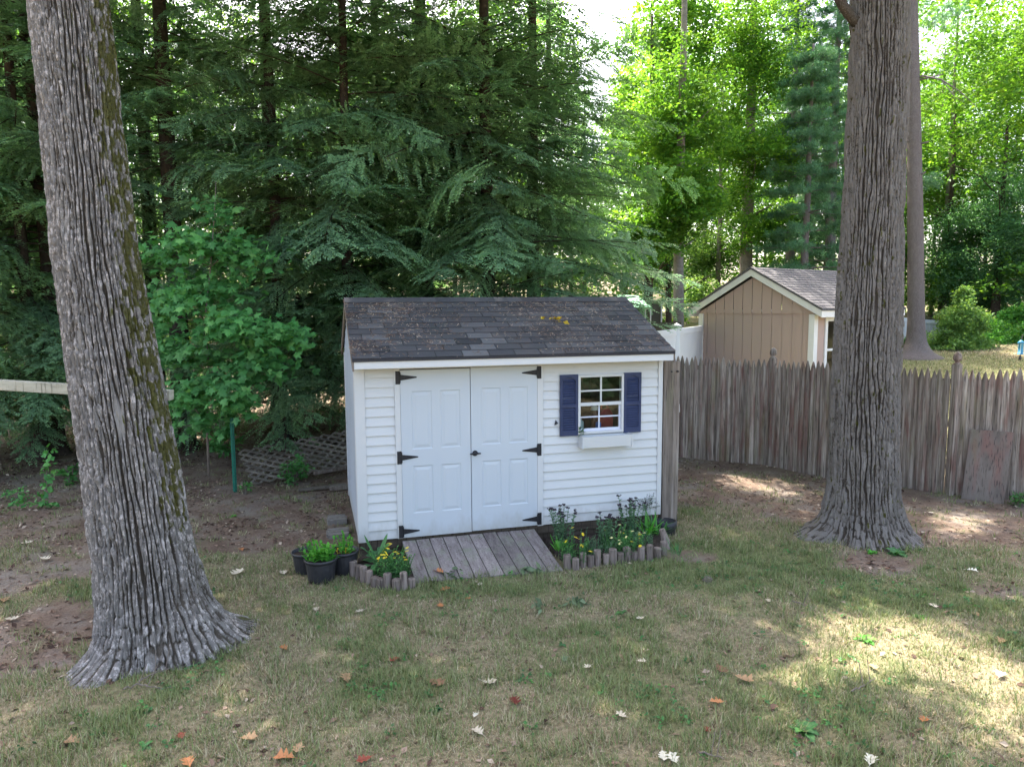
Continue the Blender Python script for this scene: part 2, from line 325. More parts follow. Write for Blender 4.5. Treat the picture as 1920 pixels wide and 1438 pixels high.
X, Y = np.meshgrid(xs, ys); nx, ny = len(xs), len(ys)
i = np.arange(ny-1)[:, None]*nx; j = np.arange(nx-1)[None]
gm = MB(); gm.add(np.stack([X, Y, gh(X, Y)], -1).reshape(-1, 3), np.stack([i+j, i+j+1, i+nx+j+1, i+nx+j], -1).reshape(-1, 4))
struct('ground', gm, MT['ground'], True, {'dirt': dirt(X, Y).ravel(), 'green': green(X, Y).ravel()})
# grass blades: one triangle each
N = 430000
t = R.uniform(3.3, 13.5, N); l = R.uniform(-.82, .82, N)*t+R.uniform(-.3, .3, N)
gx = CAM[0]+R0[0]*l+F0[0]*t; gy = CAM[1]+R0[1]*l+F0[1]*t
d = dirt(gx, gy); keep = (R.random(N) > d*1.02-.02) & (fdist(gx, gy) < -.3) & ~((gx > .0) & (gx < 3.9) & (gy > -.05)) & ~((gx > .5) & (gx < 2.17) & (gy > -.86) & (gy < 0)) & ~((gx > 2.2) & (gx < 3.6) & (gy > -.82) & (gy < 0)) & ~((gx > -.1) & (gx < .5) & (gy > -.5) & (gy < 0))
gx, gy = gx[keep], gy[keep]; n = len(gx); gz = gh(gx, gy)-.004
gr = green(gx, gy); gr = (R.random(n) < gr*.8+.36).astype(float)*R.uniform(.5, 1, n)
ln = R.uniform(.020, .055, n)*(1+.5*gr)*(.5+1.1*sst(.3, .75, fbm(gx*5, gy*5, 2.))+.3*fbm(gx*1.5, gy*1.5)); an = R.uniform(0, 2*PI, n)+1.2*fbm(gx*.8, gy*.8); tl = R.uniform(.35, 1.35, n)-.3*gr; wd = R.uniform(.0016, .0032, n)*(1+.12*np.hypot(gx-CAM[0], gy-CAM[1]))
dx, dy = np.cos(an), np.sin(an); b = np.stack([gx, gy, gz], -1); sd = np.stack([-dy, dx, 0*dx], -1)*wd[:, None]
tip = b+np.stack([dx*np.sin(tl), dy*np.sin(tl), np.cos(tl)], -1)*ln[:, None]
gb = MB(); gb.add(np.stack([b-sd, b+sd, tip], 1).reshape(-1, 3), np.arange(3*n).reshape(-1, 3), np.repeat(R.random(n)*.75+.25*fbm(gx*4, gy*4), 3))
n2 = 90000; t = R.uniform(12.5, 31, n2); l = R.uniform(.1, .85, n2)*t; x2 = CAM[0]+R0[0]*l+F0[0]*t; y2 = CAM[1]+R0[1]*l+F0[1]*t; k = fdist(x2, y2) > .8; x2, y2 = x2[k], y2[k]; n2 = len(x2)
a2 = R.uniform(0, 2*PI, n2); t2 = R.uniform(.3, 1.2, n2); b2 = np.stack([x2, y2, gh(x2, y2)-.004], -1); s2 = np.stack([-np.sin(a2), np.cos(a2), 0*a2], -1)*.011; e2 = b2+np.stack([np.cos(a2)*np.sin(t2), np.sin(a2)*np.sin(t2), np.cos(t2)], -1)*R.uniform(.04, .10, n2)[:, None]
gb.add(np.stack([b2-s2, b2+s2, e2], 1).reshape(-1, 3), np.arange(3*n2).reshape(-1, 3), np.repeat(R.random(n2), 3)); gr = np.concatenate([gr, (R.random(n2) < .25+.6*green(x2, y2))*R.uniform(.5, 1, n2)])
o = obj('grass', gb, MT['grass'], extra={'green': np.repeat(gr, 3)}); o['kind'] = 'stuff'; o['label'] = 'short dry grass of the lawn'
# ------------------------------------------------------------------ leaves (vectorised)
def unit(v): return v/(np.linalg.norm(v, axis=-1, keepdims=True)+1e-9)
def leaf_quads(c, size, droop=.25, flat=1.2, wr=.62):
    """kite-shaped folded leaves at points c (n,3)"""
    n = len(c); size = np.broadcast_to(size, (n,))[:, None]
    nm = unit(R.normal(size=(n, 3))*.6+np.array([0, 0, flat])); ax = R.normal(size=(n, 3)); ax[:, 2] -= droop
    ax = unit(ax-nm*(ax*nm).sum(1, keepdims=True)); sd = np.cross(nm, ax)
    w = size*wr*.5; f = nm*size*.10
    v = np.stack([c, c+ax*size*.45+sd*w+f, c+ax*size, c+ax*size*.45-sd*w+f], 1).reshape(-1, 3)
    return v, np.arange(4*n).reshape(-1, 4)
def add_leaves(mb, c, size, rnd, **k):
    v, f = leaf_quads(c, size, **k); mb.add(v, f, np.repeat(np.clip(rnd, 0, 1), 4))
def crown_points(c, r, nc, per, cr, gap=.42, fz=.5, sc=.55, shell=.5, seed=0.):
    """points of leaf clumps inside an ellipsoid, with gaps"""
    q = unit(R.normal(size=(nc*4, 3)))*R.random((nc*4, 1))**(shell)
    p = q*np.array(r)+np.array(c); k = vn(p[:, 0]*sc+seed, p[:, 1]*sc, p[:, 2]*sc*1.5) > gap
    p = p[k][:nc]; m = len(p); tone = R.normal(.5, .16, m)
    o = unit(R.normal(size=(m, per, 3)))*R.random((m, per, 1))**.6*cr*np.array([1, 1, fz])
    o[..., 2] -= .25*(o[..., 0]**2+o[..., 1]**2)/max(cr, .1)
    return (p[:, None]+o).reshape(-1, 3), np.repeat(tone, per)+R.normal(0, .18, m*per), p
def wood(mb, x, y, r, h, lean=(0, 0), limbs=0, z0=.3, zl=(2, 8), L=(1, 2.5), zg=None, n=10, flare=.35):
    zg = float(gh(np.array(x), np.array(y))) if zg is None else zg
    zz = np.array([-.15, .0, .12, .3, .6, 1.2, 2.5, 4, 6, 8, 11, h]); zz = zz[zz <= h]
    rr = r*(1-.75*(zz/h)**1.2)*(1+flare*2*np.exp(-np.maximum(zz, 0)/.18)); wob = .03*np.sin(zz*1.3+x)
    mb.tube(np.stack([x+lean[0]*zz+wob, y+lean[1]*zz, zg+zz], -1), rr, n, .5)
    for q in range(limbs):
        z = R.uniform(*zl); a = R.uniform(0, 2*PI); l = R.uniform(*L); p0 = np.array([x+lean[0]*z, y+lean[1]*z, zg+z]); s = np.linspace(0, 1, 6)
        mb.tube(p0+np.stack([np.cos(a)*l*s, np.sin(a)*l*s, l*(.35*s+.15*s*s)+.05*np.sin(4*s+q)], -1), r*.28*(1-.85*s), 5, .5)
    return zg
# ------------------------------------------------------------------ the two big oaks
def big_trunk(mb, cen, roots, K=9., NR=56, amp=.030, ztop=6.8, zext=13, na=620, lichen=.5, mossf=None, wound=None):
    """cen: list of (x,y,z,r) from low to high; ridged bark as real relief"""
    cen = np.array(sorted([tuple(q) for q in cen], key=lambda q: q[2])); z = np.arange(-.42, ztop, .014)
    it = lambda k, zz: np.interp(zz, cen[:, 2], cen[:, k])
    # smooth the interpolation
    ker = np.ones(41)/41; zp = np.concatenate([np.full(20, z[0]), z, z[-1]+.014*np.arange(1, 21)])
    slope = (cen[-1, :2]-cen[-2, :2])/(cen[-1, 2]-cen[-2, 2])
    def sm(k):
        v = it(k, zp)
        if k < 2: v = v+np.where(zp > cen[-1, 2], (zp-cen[-1, 2])*slope[k], 0)
        return np.convolve(v, ker, 'valid')
    cx, cy, rr = sm(0), sm(1), sm(3); th = np.arange(na)*2*PI/na
    T, Z = np.meshgrid(th, z); hgt = np.maximum(Z+.22, 0); rad0 = rr[:, None]*(1+.05*(fbm(np.cos(T)*1.3+5, np.sin(T)*1.3, Z*.5)-.5)*2)
    for a, A, h, p in roots:
        rad0 = rad0+A*(.75+.5*vn(np.cos(T)*4+a, np.sin(T)*4, Z*5))*np.exp(-hgt/h)*np.maximum(0, np.cos(T-rad(a)+.25*(vn(Z*3+a, a, 1.)-.5)))**p
    cx_, sy_ = np.cos(T), np.sin(T); wx = .9*(fbm(cx_*2, sy_*2, Z*1.1)-.5)
    ph = NR*.5*T+2.6*(fbm(cx_*3+1, sy_*3, Z*1.0)-.5)*2+1.7*(fbm(cx_*8, sy_*8+3, Z*3.2)-.5)*2
    n1 = np.abs(np.sin(ph))*(.80+.55*vn(cx_*9, sy_*9, Z*6.)); n2 = vn(cx_*K*1.1+wx, sy_*K*1.1+9, Z*14.0); n3 = vn(cx_*K*.45, sy_*K*.45, Z*7.+4)
    fur = sst(.20, .74, n1); fur2 = sst(.0, .12, np.abs(n2-.5)); fur3 = sst(0, .10, np.abs(n3-.5))
    ridge = fur*(.50+.50*fur2)*(.75+.25*fur3)
    ridge = ridge*(.70+.45*sst(.25, .6, vn(cx_*7, sy_*7, Z*3.5+8))); brk = .6*(1-sst(.10, .75, hgt)); ridge = ridge*(1-brk)+brk*sst(.03, .20, np.abs(vn(cx_*K*.8+wx*2, sy_*K*.8+wx, Z*13.)-.5))
    pale = np.zeros_like(T)
    if wound is not None:
        for (wt, wz, ww, wh) in wound: pale = np.maximum(pale, 1-sst(.6, 1.15, np.sqrt(((np.angle(np.exp(1j*(T-rad(wt)))))/ww)**2+((Z-wz)/wh)**2)+.5*(fbm(cx_*9, sy_*9, Z*3)-.5)))
    ridge = ridge*(1-.85*pale)+.5*pale
    R_ = rad0+amp*(ridge-.7)+.016*(fbm(cx_*26, sy_*26, Z*30)-.5)
    ux = R0[0]*cx_+F0[0]*sy_; uy = R0[1]*cx_+F0[1]*sy_
    v = np.stack([cx[:, None]+ux*R_, cy[:, None]+uy*R_, Z], -1).reshape(-1, 3); m = len(z)
    i = np.arange(m-1)[:, None]*na; j = np.arange(na)[None]; k = (j+1) % na
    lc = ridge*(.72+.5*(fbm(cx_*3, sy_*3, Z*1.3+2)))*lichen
    moss = mossf(T, Z, fbm(cx_*14, sy_*14, Z*14)) if mossf else np.zeros_like(T)
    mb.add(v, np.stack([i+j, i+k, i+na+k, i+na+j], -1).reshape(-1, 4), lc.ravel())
    top = np.array([cx[-1], cy[-1], z[-1]-.05]); e = np.linspace(0, 1, 8)
    mb.tube(top+np.stack([slope[0]*.4*(zext-ztop)*e, slope[1]*.4*(zext-ztop)*e, (zext-ztop)*e], -1), rr[-1]*(1.0-.6*e), 20, .2)
    return pale, moss, top
def trunk_obj(mb, pale, moss, m, parent):
    pad = mb.n-pale.size
    return obj('trunk', mb, m, parent, True, 0, {'pale': np.concatenate([pale.ravel(), np.zeros(pad)]), 'moss': np.concatenate([moss.ravel(), np.zeros(pad)])})
def cpts(rows, dep, base):
    o = [(*gd(px, py, dep), w*.5*dep/FPX*math.cos(math.atan((px-960)/FPX))) for py, px, w in rows]
    b = gd(*base[:2], dep); o.append((b[0], b[1], -.6, base[2])); return o
# lit gaps on the ground (the added shade clumps are left out above them)
def poly(pts): return np.array([gp(*p)[:2] for p in pts])
LIT = [  # world outlines of the sunlit patches
 poly([(1530,1165),(1640,1150),(1780,1185),(1925,1250),(1950,1360),(1860,1330),(1780,1282),(1640,1290),(1560,1250),(1500,1200)]),
       poly([(1275,880),(1390,890),(1490,915),(1500,935),(1400,935),(1290,915)]), poly([(1270,985),(1350,990),(1400,1012),(1330,1022),(1275,1012)]),
       poly([(1850,1405),(1940,1380),(1960,1440),(1880,1445)]), poly([(1400,1270),(1470,1262),(1560,1310),(1500,1330)]),
       poly([(1735,985),(1830,960),(1870,975),(1780,1005)])]
def inside(p, P):
    c = np.zeros(len(p), bool); q = np.roll(P, -1, 0)
    for (x1, y1), (x2, y2) in zip(P, q):
        k = ((y1 > p[:, 1]) != (y2 > p[:, 1])) & (p[:, 0] < (x2-x1)*(p[:, 1]-y1)/(y2-y1+1e-12)+x1); c ^= k
    return c
def shade_clumps():
    """leaf clumps added out of view along sun rays to shade all but LIT"""
    n = 5200; t = R.uniform(.5, 14, n); l = R.uniform(-8, 9.5, n); g = np.stack([CAM[0]+R0[0]*l+F0[0]*t, CAM[1]+R0[1]*l+F0[1]*t], -1)
    bad = np.zeros(n, bool)
    for P in LIT:
        for ang in np.arange(0, 2*PI, PI/3): bad |= inside(g+.24*np.array([math.cos(ang), math.sin(ang)]), P)
        bad |= inside(g, P)
    g = g[~bad]; out = []
    for q in range(6):
        h = R.uniform(8.5, 18, len(g)); p = np.stack([g[:, 0]+SUN[0]/SUN[2]*(h+.2), g[:, 1]+SUN[1]/SUN[2]*(h+.2), h], -1)
        s = proj(p); vis = (s[:, 2] > 0) & (s[:, 0] > -150) & (s[:, 0] < 2070) & (s[:, 1] > -150)
        out.append(p[~vis]); g = g[vis]
    return np.concatenate(out)
can = shade_clumps()  # added leaf clumps that shade the lawn, split between the two oaks
# left oak
Lc = cpts([(-400,95,142),(0,130,150),(200,151,153),(400,172,157),(480,179,160),(640,206,168),(800,232,177),(960,257,184),(1060,272,186),(1180,280,190)], 6.15, (283,1235,.38))
Rc = cpts([(-400,1664,104),(0,1650,110),(150,1648,113),(300,1640,115),(480,1632,120),(640,1626,126),(800,1620,128),(880,1620,132),(980,1622,136)], 9.0, (1625,1015,.40))
dl = np.hypot(can[:, 0]-Lc[0][0], can[:, 1]-Lc[0][1]); dr = np.hypot(can[:, 0]-Rc[0][0], can[:, 1]-Rc[0][1]); isl = dl < dr
def oak(name_label, cen, roots, m, pts, **k):
    b = cen[-1]; root = thing('oak_tree', name_label, 'tree', (b[0], b[1], -.22))
    mb = MB(); pale, moss, top = big_trunk(mb, cen, roots, **k)
    for q in range(3):
        e = pts[R.integers(len(pts))]; s = np.linspace(0, 1, 8)[:, None]; p0 = top+np.array([0, 0, R.uniform(2.4, 5.5)])
        if e[2] > p0[2]-1.5: mb.tube(p0+(e-p0)*s+np.array([0, 0, 1.])*np.sin(s*PI)*.8, .05*(1-.8*s[:, 0]), 6, .2)
    if 'limb' in name_label: pass
    return root, mb, pale, moss, top
rl, mbl, pa, mo, top = oak('leaning oak with mossy lichen-spotted grey bark standing left of the white shed', Lc,
    [(34, .26, .17, 6), (75, .25, .2, 5), (-118, .24, .12, 9), (-98, .18, .09, 14), (150, .06, .3, 4), (-25, .10, .25, 4), (-65, .06, .2, 4), (5, .26, .36, 3)], None, can[isl], K=25, NR=58, amp=.042, lichen=1.,
    mossf=lambda T, Z, n: np.clip(n-.325+.34*np.maximum(0, np.cos(T-.12))**5*sst(.3, 1.5, Z)+.17*np.maximum(0, np.cos(T+.7))**4*sst(.7, 1.6, Z)-.2*np.maximum(0, np.cos(T+1.9)), 0, 1),
    wound=[(-64, 1.75, .10, .22), (-100, 3.35, .04, .06), (-97, 2.75, .04, .05), (-142, .50, .06, .12)])
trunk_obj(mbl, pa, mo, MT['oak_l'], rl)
c = MB(); P = can[isl]; o = unit(R.normal(size=(len(P), 46, 3)))*R.random((len(P), 46, 1))**.5*np.array([.55, .55, .3]); add_leaves(c, (P[:, None]+o).reshape(-1, 3), R.uniform(.11, .17, len(P)*46), R.random(len(P)*46))
obj('crown', c, MT['decid_d'], rl)  # unseen leaves, placed to shade the lawn rather than grown around the trunk
rr_, mbr, pa, mo, top = oak('straight oak with furrowed grey bark and flared roots in front of the picket fence', Rc,
    [(172, .44, .20, 6), (-15, .08, .24, 4), (-78, .16, .15, 6), (-45, .17, .11, 9), (-120, .16, .16, 6), (100, .2, .2, 4), (20, .10, .3, 4), (-155, .10, .3, 4)], None, can[~isl], K=24, NR=50, amp=.044, lichen=1.,
    mossf=lambda T, Z, n: np.clip(n-.30, 0, 1), wound=[(-70, .9, .10, .14)])
s = np.linspace(0, 1, 7)[:, None]; p0 = gd(1612, 48, 9.0); p1 = gd(1578, 20, 8.8); p2 = gd(1556, -40, 8.7)
mbr.tube((1-s)**2*p0+2*s*(1-s)*p1+s*s*p2, .075*(1-.4*s[:, 0]), 8, .3)
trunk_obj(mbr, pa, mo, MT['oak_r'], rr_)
c = MB(); P = can[~isl]; o = unit(R.normal(size=(len(P), 46, 3)))*R.random((len(P), 46, 1))**.5*np.array([.55, .55, .3]); add_leaves(c, (P[:, None]+o).reshape(-1, 3), R.uniform(.11, .17, len(P)*46), R.random(len(P)*46))
obj('crown', c, MT['decid_d'], rr_)  # likewise added out of view for the shade they cast on the lawn
# ------------------------------------------------------------------ the white shed
SW, SD, SH = 3.767, 2.33, 1.985; RY, RZ, EZ, EO = 1.1647, 2.7687, 2.106, -.2937
shed = thing('garden_shed', 'small white clapboard shed with double doors, navy shutters and a dark shingle roof', 'shed', (1.88, 1.16, -.1))
def siding(mb, x0, x1, z0, z1, y=0., co=.110, pr=.021):
    """lapped courses facing -y"""
    k = math.floor(z0/co)
    while k*co < z1-1e-4:
        a, b = max(z0, k*co), min(z1, (k+1)*co); f = lambda z: pr*(1-(z-k*co)/co)
        mb.add([(x0, y-f(a), a), (x1, y-f(a), a), (x1, y-f(b), b), (x0, y-f(b), b), (x0, y, a), (x1, y, a)], [[0, 1, 2, 3], [4, 5, 1, 0]], 0); k += 1
WX0, WX1, WZ0, WZ1 = 2.645, 3.245, 1.10, 1.825
m = MB(); siding(m, .10, .432, 0, SH); siding(m, 2.20, WX0, 0, SH); siding(m, WX1, 3.725, 0, SH); siding(m, WX0, WX1, 0, WZ0); siding(m, WX0, WX1, WZ1, SH)
m.box(.0, 3.767, .002, .03, 1.96, 1.99)
obj('front_siding', m, MT['white'], shed)
# gable walls and back
m = MB()
for z in np.arange(0, 2.7, .110):
    y0, y1 = .02, SD-.02
    zt = z+.110
    if z > SH: k = (RZ-.06-z)/(RZ-.06-SH); y0, y1 = RY-RY*k, RY+RY*k
    if zt > RZ-.06 or y1-y0 < .15: break
    for x, sg in ((0., -1), (SW, 1)):
        m.add([(x+sg*.012, y0, z), (x+sg*.012, y1, z), (x, y1, zt), (x, y0, zt)], [[0, 1, 2, 3]] if sg > 0 else [[3, 2, 1, 0]], 0)
m.box(.02, SW-.02, SD-.02, SD, 0, SH)
obj('side_siding', m, MT['whitegrey'], shed)
m = MB()
m.add([(.03, .05, 0), (SW-.03, .05, 0), (SW-.03, SD-.05, 0), (.03, SD-.05, 0)], [[0, 1, 2, 3]]); m.add([(.03, SD-.06, 0), (SW-.03, SD-.06, 0), (SW-.03, SD-.06, SH), (.03, SD-.06, SH)], [[3, 2, 1, 0]])
for x in (.03, SW-.03): m.add([(x, .05, 0), (x, SD-.05, 0), (x, SD-.05, 2.21), (x, RY, RZ-.05), (x, .05, 2.21)], [[0, 1, 2, 3, 4]])
m.box(2.3, 3.7, .10, .40, 1.055, 1.08); m.box(.03, SW-.03, .032, .045, SH, 2.205); m.box(.03, SW-.03, SD-.058, SD-.045, SH, 2.205)
obj('inner_lining', m, MT['inner'], shed)
m = MB()
m = MB(); m.box(-.012, .10, -.030, .005, -.015, 1.985); m.box(-.016, -.0125, -.02, .10, -.015, 1.985); obj('corner_trim', m, MT['white'], shed, bevel=.003); m = MB()
m.box(3.722, 3.781, -.030, .005, 0., 1.985); m.box(3.7815, 3.785, -.018, .10, 0., 1.985); obj('corner_trim', m, MT['white'], shed, bevel=.003); m = MB()
m.box(-.016, -.002, SD-.08, SD+.012, -.05, 2.02); obj('corner_trim', m, MT['white'], shed)
for z0, z1, x0, x1 in ((-.006, 1.972, .432, .494), (-.006, 1.972, 2.127, 2.20), (1.960, 1.986, .494, 2.127)): m = MB(); m.box(x0, x1, -.033, .004, z0, z1); obj('door_trim', m, MT['white'], shed, bevel=.003)
m = MB(); m.box(-.022, SW+.022, EO+.012, EO+.034, 1.992, 2.098); m.box(-.02, -.001, EO+.034, .0, 1.995, 2.09); m.box(SW+.001, SW+.02, EO+.034, 0, 1.995, 2.09)
m.box(-.02, SW+.02, EO+.034, .02, 1.992, 2.0)
obj('fascia_board', m, MT['white'], shed, bevel=.003)
# roof: deck, then a shingle tab at a time
sl_ = (RZ-EZ)/(RY-EO); rf = MB(); XR0, XR1 = -.042, SW+.042
def deck(yA, zA, yB, zB):
    rf.add([(XR0+.004, yA, zA), (XR1-.004, yA, zA), (XR1-.004, yB, zB), (XR0+.004, yB, zB), (XR0+.004, yA, zA-.028), (XR1-.004, yA, zA-.028), (XR1-.004, yB, zB-.028), (XR0+.004, yB, zB-.028)], [[0,1,2,3], [7,6,5,4], [0,4,5,1], [0,3,7,4], [1,5,6,2]], 0.)
deck(EO, EZ-.006, RY, RZ-.006); deck(2*RY-EO, EZ-.006, RY, RZ-.006)
nc = 11
for side in (0, 1):
    for q in range(nc):
        a, b = q/nc, (q+1)/nc+.02
        off = (q % 2)*.152+(q*.037) % .05; x = XR0-off
        while x < XR1:
            xa, xb = max(XR0, x+.0055), min(XR1, x+.2985)
            if xb-xa > .02:
                lift = .012+R.uniform(0, .0025); jz = R.uniform(-.003, .003); tr = float(np.clip(R.normal(.42, .22)+.22*(R.random() < .12), 0, 1))
                P = []
                for u, dz in ((a, lift), (b, .001)):
                    yy = EO-.004+(RY-EO+.004)*min(u, 1)+(jz if u == a and q else 0); zz = EZ-.006+(RZ-EZ)*min(u, 1)+dz
                    if side: yy = 2*RY-yy
                    P.append((yy, zz))
                (ya, za), (yb, zb) = P
                rf.add([(xa, ya, za), (xb, ya, za), (xb, yb, zb), (xa, yb, zb), (xa, ya, za-.006), (xb, ya, za-.006)], [[0, 1, 2, 3], [4, 5, 1, 0], [4, 0, 3], [5, 2, 1]], tr)
            x += .305
x = XR0
while x < XR1-.05:
    tr = float(np.clip(R.normal(.45, .2), 0, 1)); xb = min(x+.20, XR1)
    rf.add([(x, RY-.13, RZ-.059+.012), (xb, RY-.13, RZ-.059+.010), (xb, RY, RZ+.010), (x, RY, RZ+.013), (x, RY+.13, RZ-.047), (xb, RY+.13, RZ-.049)], [[0, 1, 2, 3], [3, 2, 5, 4]], tr); x += .192
obj('roof', rf, MT['roof'], shed)
# weathered rake board of the gable ends
for x0, x1 in ((-.040, -.02), (SW+.02, SW+.040)):
    m = MB()
    for ya, za, yb, zb in ((EO+.01, EZ-.036, RY, RZ-.036), (2*RY-EO-.01, EZ-.036, RY, RZ-.036)):
        m.add([(x0, ya, za), (x1, ya, za), (x1, yb, zb), (x0, yb, zb), (x0, ya, za-.10), (x1, ya, za-.10), (x1, yb, zb-.10), (x0, yb, zb-.10)], [[0,1,2,3], [7,6,5,4], [0,4,5,1], [0,3,7,4], [1,5,6,2]], .5)
    obj('rake_board', m, MT['post'], shed)
m = MB(); m.box(.02, SW-.02, .012, .10, -.115, -.006, .2); m.box(.0, SW-.1, .05, .14, -.26, -.118, .6); m.box(.0, .09, .15, SD-.02, -.16, -.02, .7); m.box(SW-.09, SW, .15, SD-.02, -.2, -.01, .4); m.box(0, SW, SD-.1, SD-.01, -.25, -.01, .5)
obj('floor_skid', m, MT['skid'], shed)
# doors with pressed panels
def door(name, x0, x1, sag):
    m = MB(); w = x1-x0; y = -.030; z0, z1 = .004+sag, 1.953+sag
    xs = [x0, x0+.155*w, x0+.445*w, x0+.565*w, x0+.855*w, x1]; H = z1-z0
    zs = [z0, z0+H*.145, z0+H*.43, z0+H*.53, z0+H*.875, z1]
    for a in range(5):
        for b in range(5):
            X0, X1, Z0, Z1 = xs[a], xs[a+1], zs[b], zs[b+1]
            if a in (1, 3) and b in (1, 3):
                loops = [(0, 0), (.010, .007), (.022, .007), (.050, .001)]; v = []
                for ins, dy in loops: v += [(X0+ins, y+dy, Z0+ins), (X1-ins, y+dy, Z0+ins), (X1-ins, y+dy, Z1-ins), (X0+ins, y+dy, Z1-ins)]
                f = [[4*k+e, 4*k+(e+1) % 4, 4*k+4+(e+1) % 4, 4*k+4+e] for k in range(3) for e in range(4)]+[[12, 13, 14, 15]]
                m.add(v, f)
            else: m.add([(X0, y, Z0), (X1, y, Z0), (X1, y, Z1), (X0, y, Z1)], [[0, 1, 2, 3]])
    m.add([(x0, y, z0), (x1, y, z0), (x1, y, z1), (x0, y, z1), (x0, .01, z0), (x1, .01, z0), (x1, .01, z1), (x0, .01, z1)], [[4, 5, 1, 0], [1, 5, 6, 2], [2, 6, 7, 3], [3, 7, 4, 0], [7, 6, 5, 4]])
    d = obj(name, m, MT['whited'], shed); return d
d1 = door('door', .4965, 1.305, -.004); d2 = door('door', 1.313, 2.1245, .003)
def hinge(par, xe, z, sg):
    m = MB(); y = -.0325; m.box(min(xe, xe-sg*.052), max(xe, xe-sg*.052), y-.0035, y+.001, z-.075, z+.075); m.tube([(xe, y-.006, z-.06), (xe, y-.006, z+.06)], .007, 8)
    L = .185; pl = [(xe, z-.034), (xe+sg*L, z-.007), (xe+sg*(L+.008), z), (xe+sg*L, z+.007), (xe, z+.034)]
    m.prism(pl if sg > 0 else pl[::-1], y-.0038, y+.0008)
    for dx, dz in ((-.026, .05), (-.026, -.05), (.05, 0), (.12, 0)): m.tube([(xe+sg*dx, y-.007, z+dz), (xe+sg*dx, y-.002, z+dz)], .006, 6)
    obj('hinge', m, MT['iron'], par)
for z in (1.865, .945, .075): hinge(d1, .497, z, 1)
for z in (1.875, .94, .085): hinge(d2, 2.124, z, -1)
m = MB(); m.tube([(1.355, -.03, .945), (1.355, -.06, .945)], .016, 10); m.lathe([(.001, 0), (.030, .0), (.034, .006), (.001, .010)], 14, (0, 0, 0)); m.v[-1] = np.stack([m.v[-1][:, 0]+1.355, -.030-m.v[-1][:, 2], m.v[-1][:, 1]+.945], -1)
m.tube([(1.290, -.062, .943), (1.33, -.066, .947), (1.38, -.066, .947), (1.42, -.062, .943)], [.007, .012, .012, .007], 8)
obj('door_handle', m, MT['iron'], d2)
# window
m = MB()
for b_ in ((WX0, WX0+.030, WZ0, WZ1), (WX1-.030, WX1, WZ0, WZ1), (WX0+.03, WX1-.03, WZ1-.030, WZ1), (WX0+.03, WX1-.03, WZ0, WZ0+.030)): m.box(b_[0], b_[1], -.045, .03, b_[2], b_[3])
win = obj('window', m, MT['white'], shed, bevel=.003)
m = MB(); xa, xb = WX0+.030, WX1-.030; xm = (xa+xb)/2; zm = 1.463
m.box(xa, xb, -.036, -.010, zm-.018, zm+.022); m.box(xm-.010, xm+.010, -.034, -.016, zm+.022, WZ1-.03)
for X0, X1 in ((xa, xm-.01), (xm+.01, xb)): m.box(X0, X1, -.0335, -.0165, 1.620, 1.638)
obj('upper_sash', m, MT['white'], win)
m = MB(); m.box(xa, xb, -.012, .012, WZ0+.030, WZ0+.062); m.box(xb-.022, xb, -.012, .012, WZ0+.062, zm-.018); m.box(xm-.022, xm-.006, -.010, .004, WZ0+.062, zm-.018)
for X0, X1 in ((xa, xm-.022), (xm-.006, xb-.022)): m.box(X0, X1, -.0095, .0035, 1.295, 1.311)
obj('lower_sash', m, plain('sash_grey_white', (.60, .62, .72), .5, .05, 5), win)
m = MB(); m.box(xa, xb, -.026, -.023, zm, WZ1-.03); m.box(xa, xb, -.0035, -.0005, WZ0+.05, zm); obj('glass_pane', m, MT['glass'], win)
for x0 in (2.412, 3.250):
    m = MB(); x1 = x0+.232; z0, z1 = 1.085, 1.835; y = -.018
    for X0, X1, Z0, Z1 in ((x0, x0+.034, z0, z1), (x1-.034, x1, z0, z1), (x0+.034, x1-.034, z0, z0+.055), (x0+.034, x1-.034, 1.432, 1.466)): m.box(X0, X1, y-.022, y, Z0, Z1)
    xa_, xb_ = x0+.034, x1-.034; k = [(xa_, z1), (xa_, z1-.075)]+[(xa_+(xb_-xa_)*t_, z1-.075+.045*math.sin(PI*t_)) for t_ in np.linspace(0, 1, 11)]+[(xb_, z1)]
    m.prism(k[::-1], y-.022, y); m.box(xa_, xb_, y-.002, y, z0+.05, z1-.03)
    for a_, b_ in ((z0+.055, 1.432), (1.466, z1-.04)):
        z = a_+.012
        while z < b_-.004:
            m.add([(xa_, y-.021, z-.011), (xb_, y-.021, z-.011), (xb_, y-.004, z+.009), (xa_, y-.004, z+.009), (xa_, y-.003, z-.010), (xb_, y-.003, z-.010)], [[0, 1, 2, 3], [4, 5, 1, 0]]); z += .0285
    obj('shutter', m, MT['navy'], shed)
m = MB(); bx0, bx1, bz0, bz1 = 2.660, 3.315, .945, 1.085
m.add([(bx0+.012, -.155, bz0), (bx1-.012, -.155, bz0), (bx1, -.165, bz1), (bx0, -.165, bz1), (bx0+.012, -.016, bz0), (bx1-.012, -.016, bz0), (bx1, -.016, bz1), (bx0, -.016, bz1),
       (bx0+.014, -.15, bz1), (bx1-.014, -.15, bz1), (bx1-.014, -.03, bz1), (bx0+.014, -.03, bz1), (bx0+.02, -.145, bz1-.06), (bx1-.02, -.145, bz1-.06), (bx1-.02, -.03, bz1-.06), (bx0+.02, -.03, bz1-.06)],
      [[0, 1, 2, 3], [0, 3, 7, 4], [1, 5, 6, 2], [0, 4, 5, 1], [4, 7, 6, 5], [3, 2, 9, 8], [2, 6, 10, 9], [6, 7, 11, 10], [7, 3, 8, 11], [8, 9, 13, 12], [9, 10, 14, 13], [10, 11, 15, 14], [11, 8, 12, 15], [12, 13, 14, 15]])
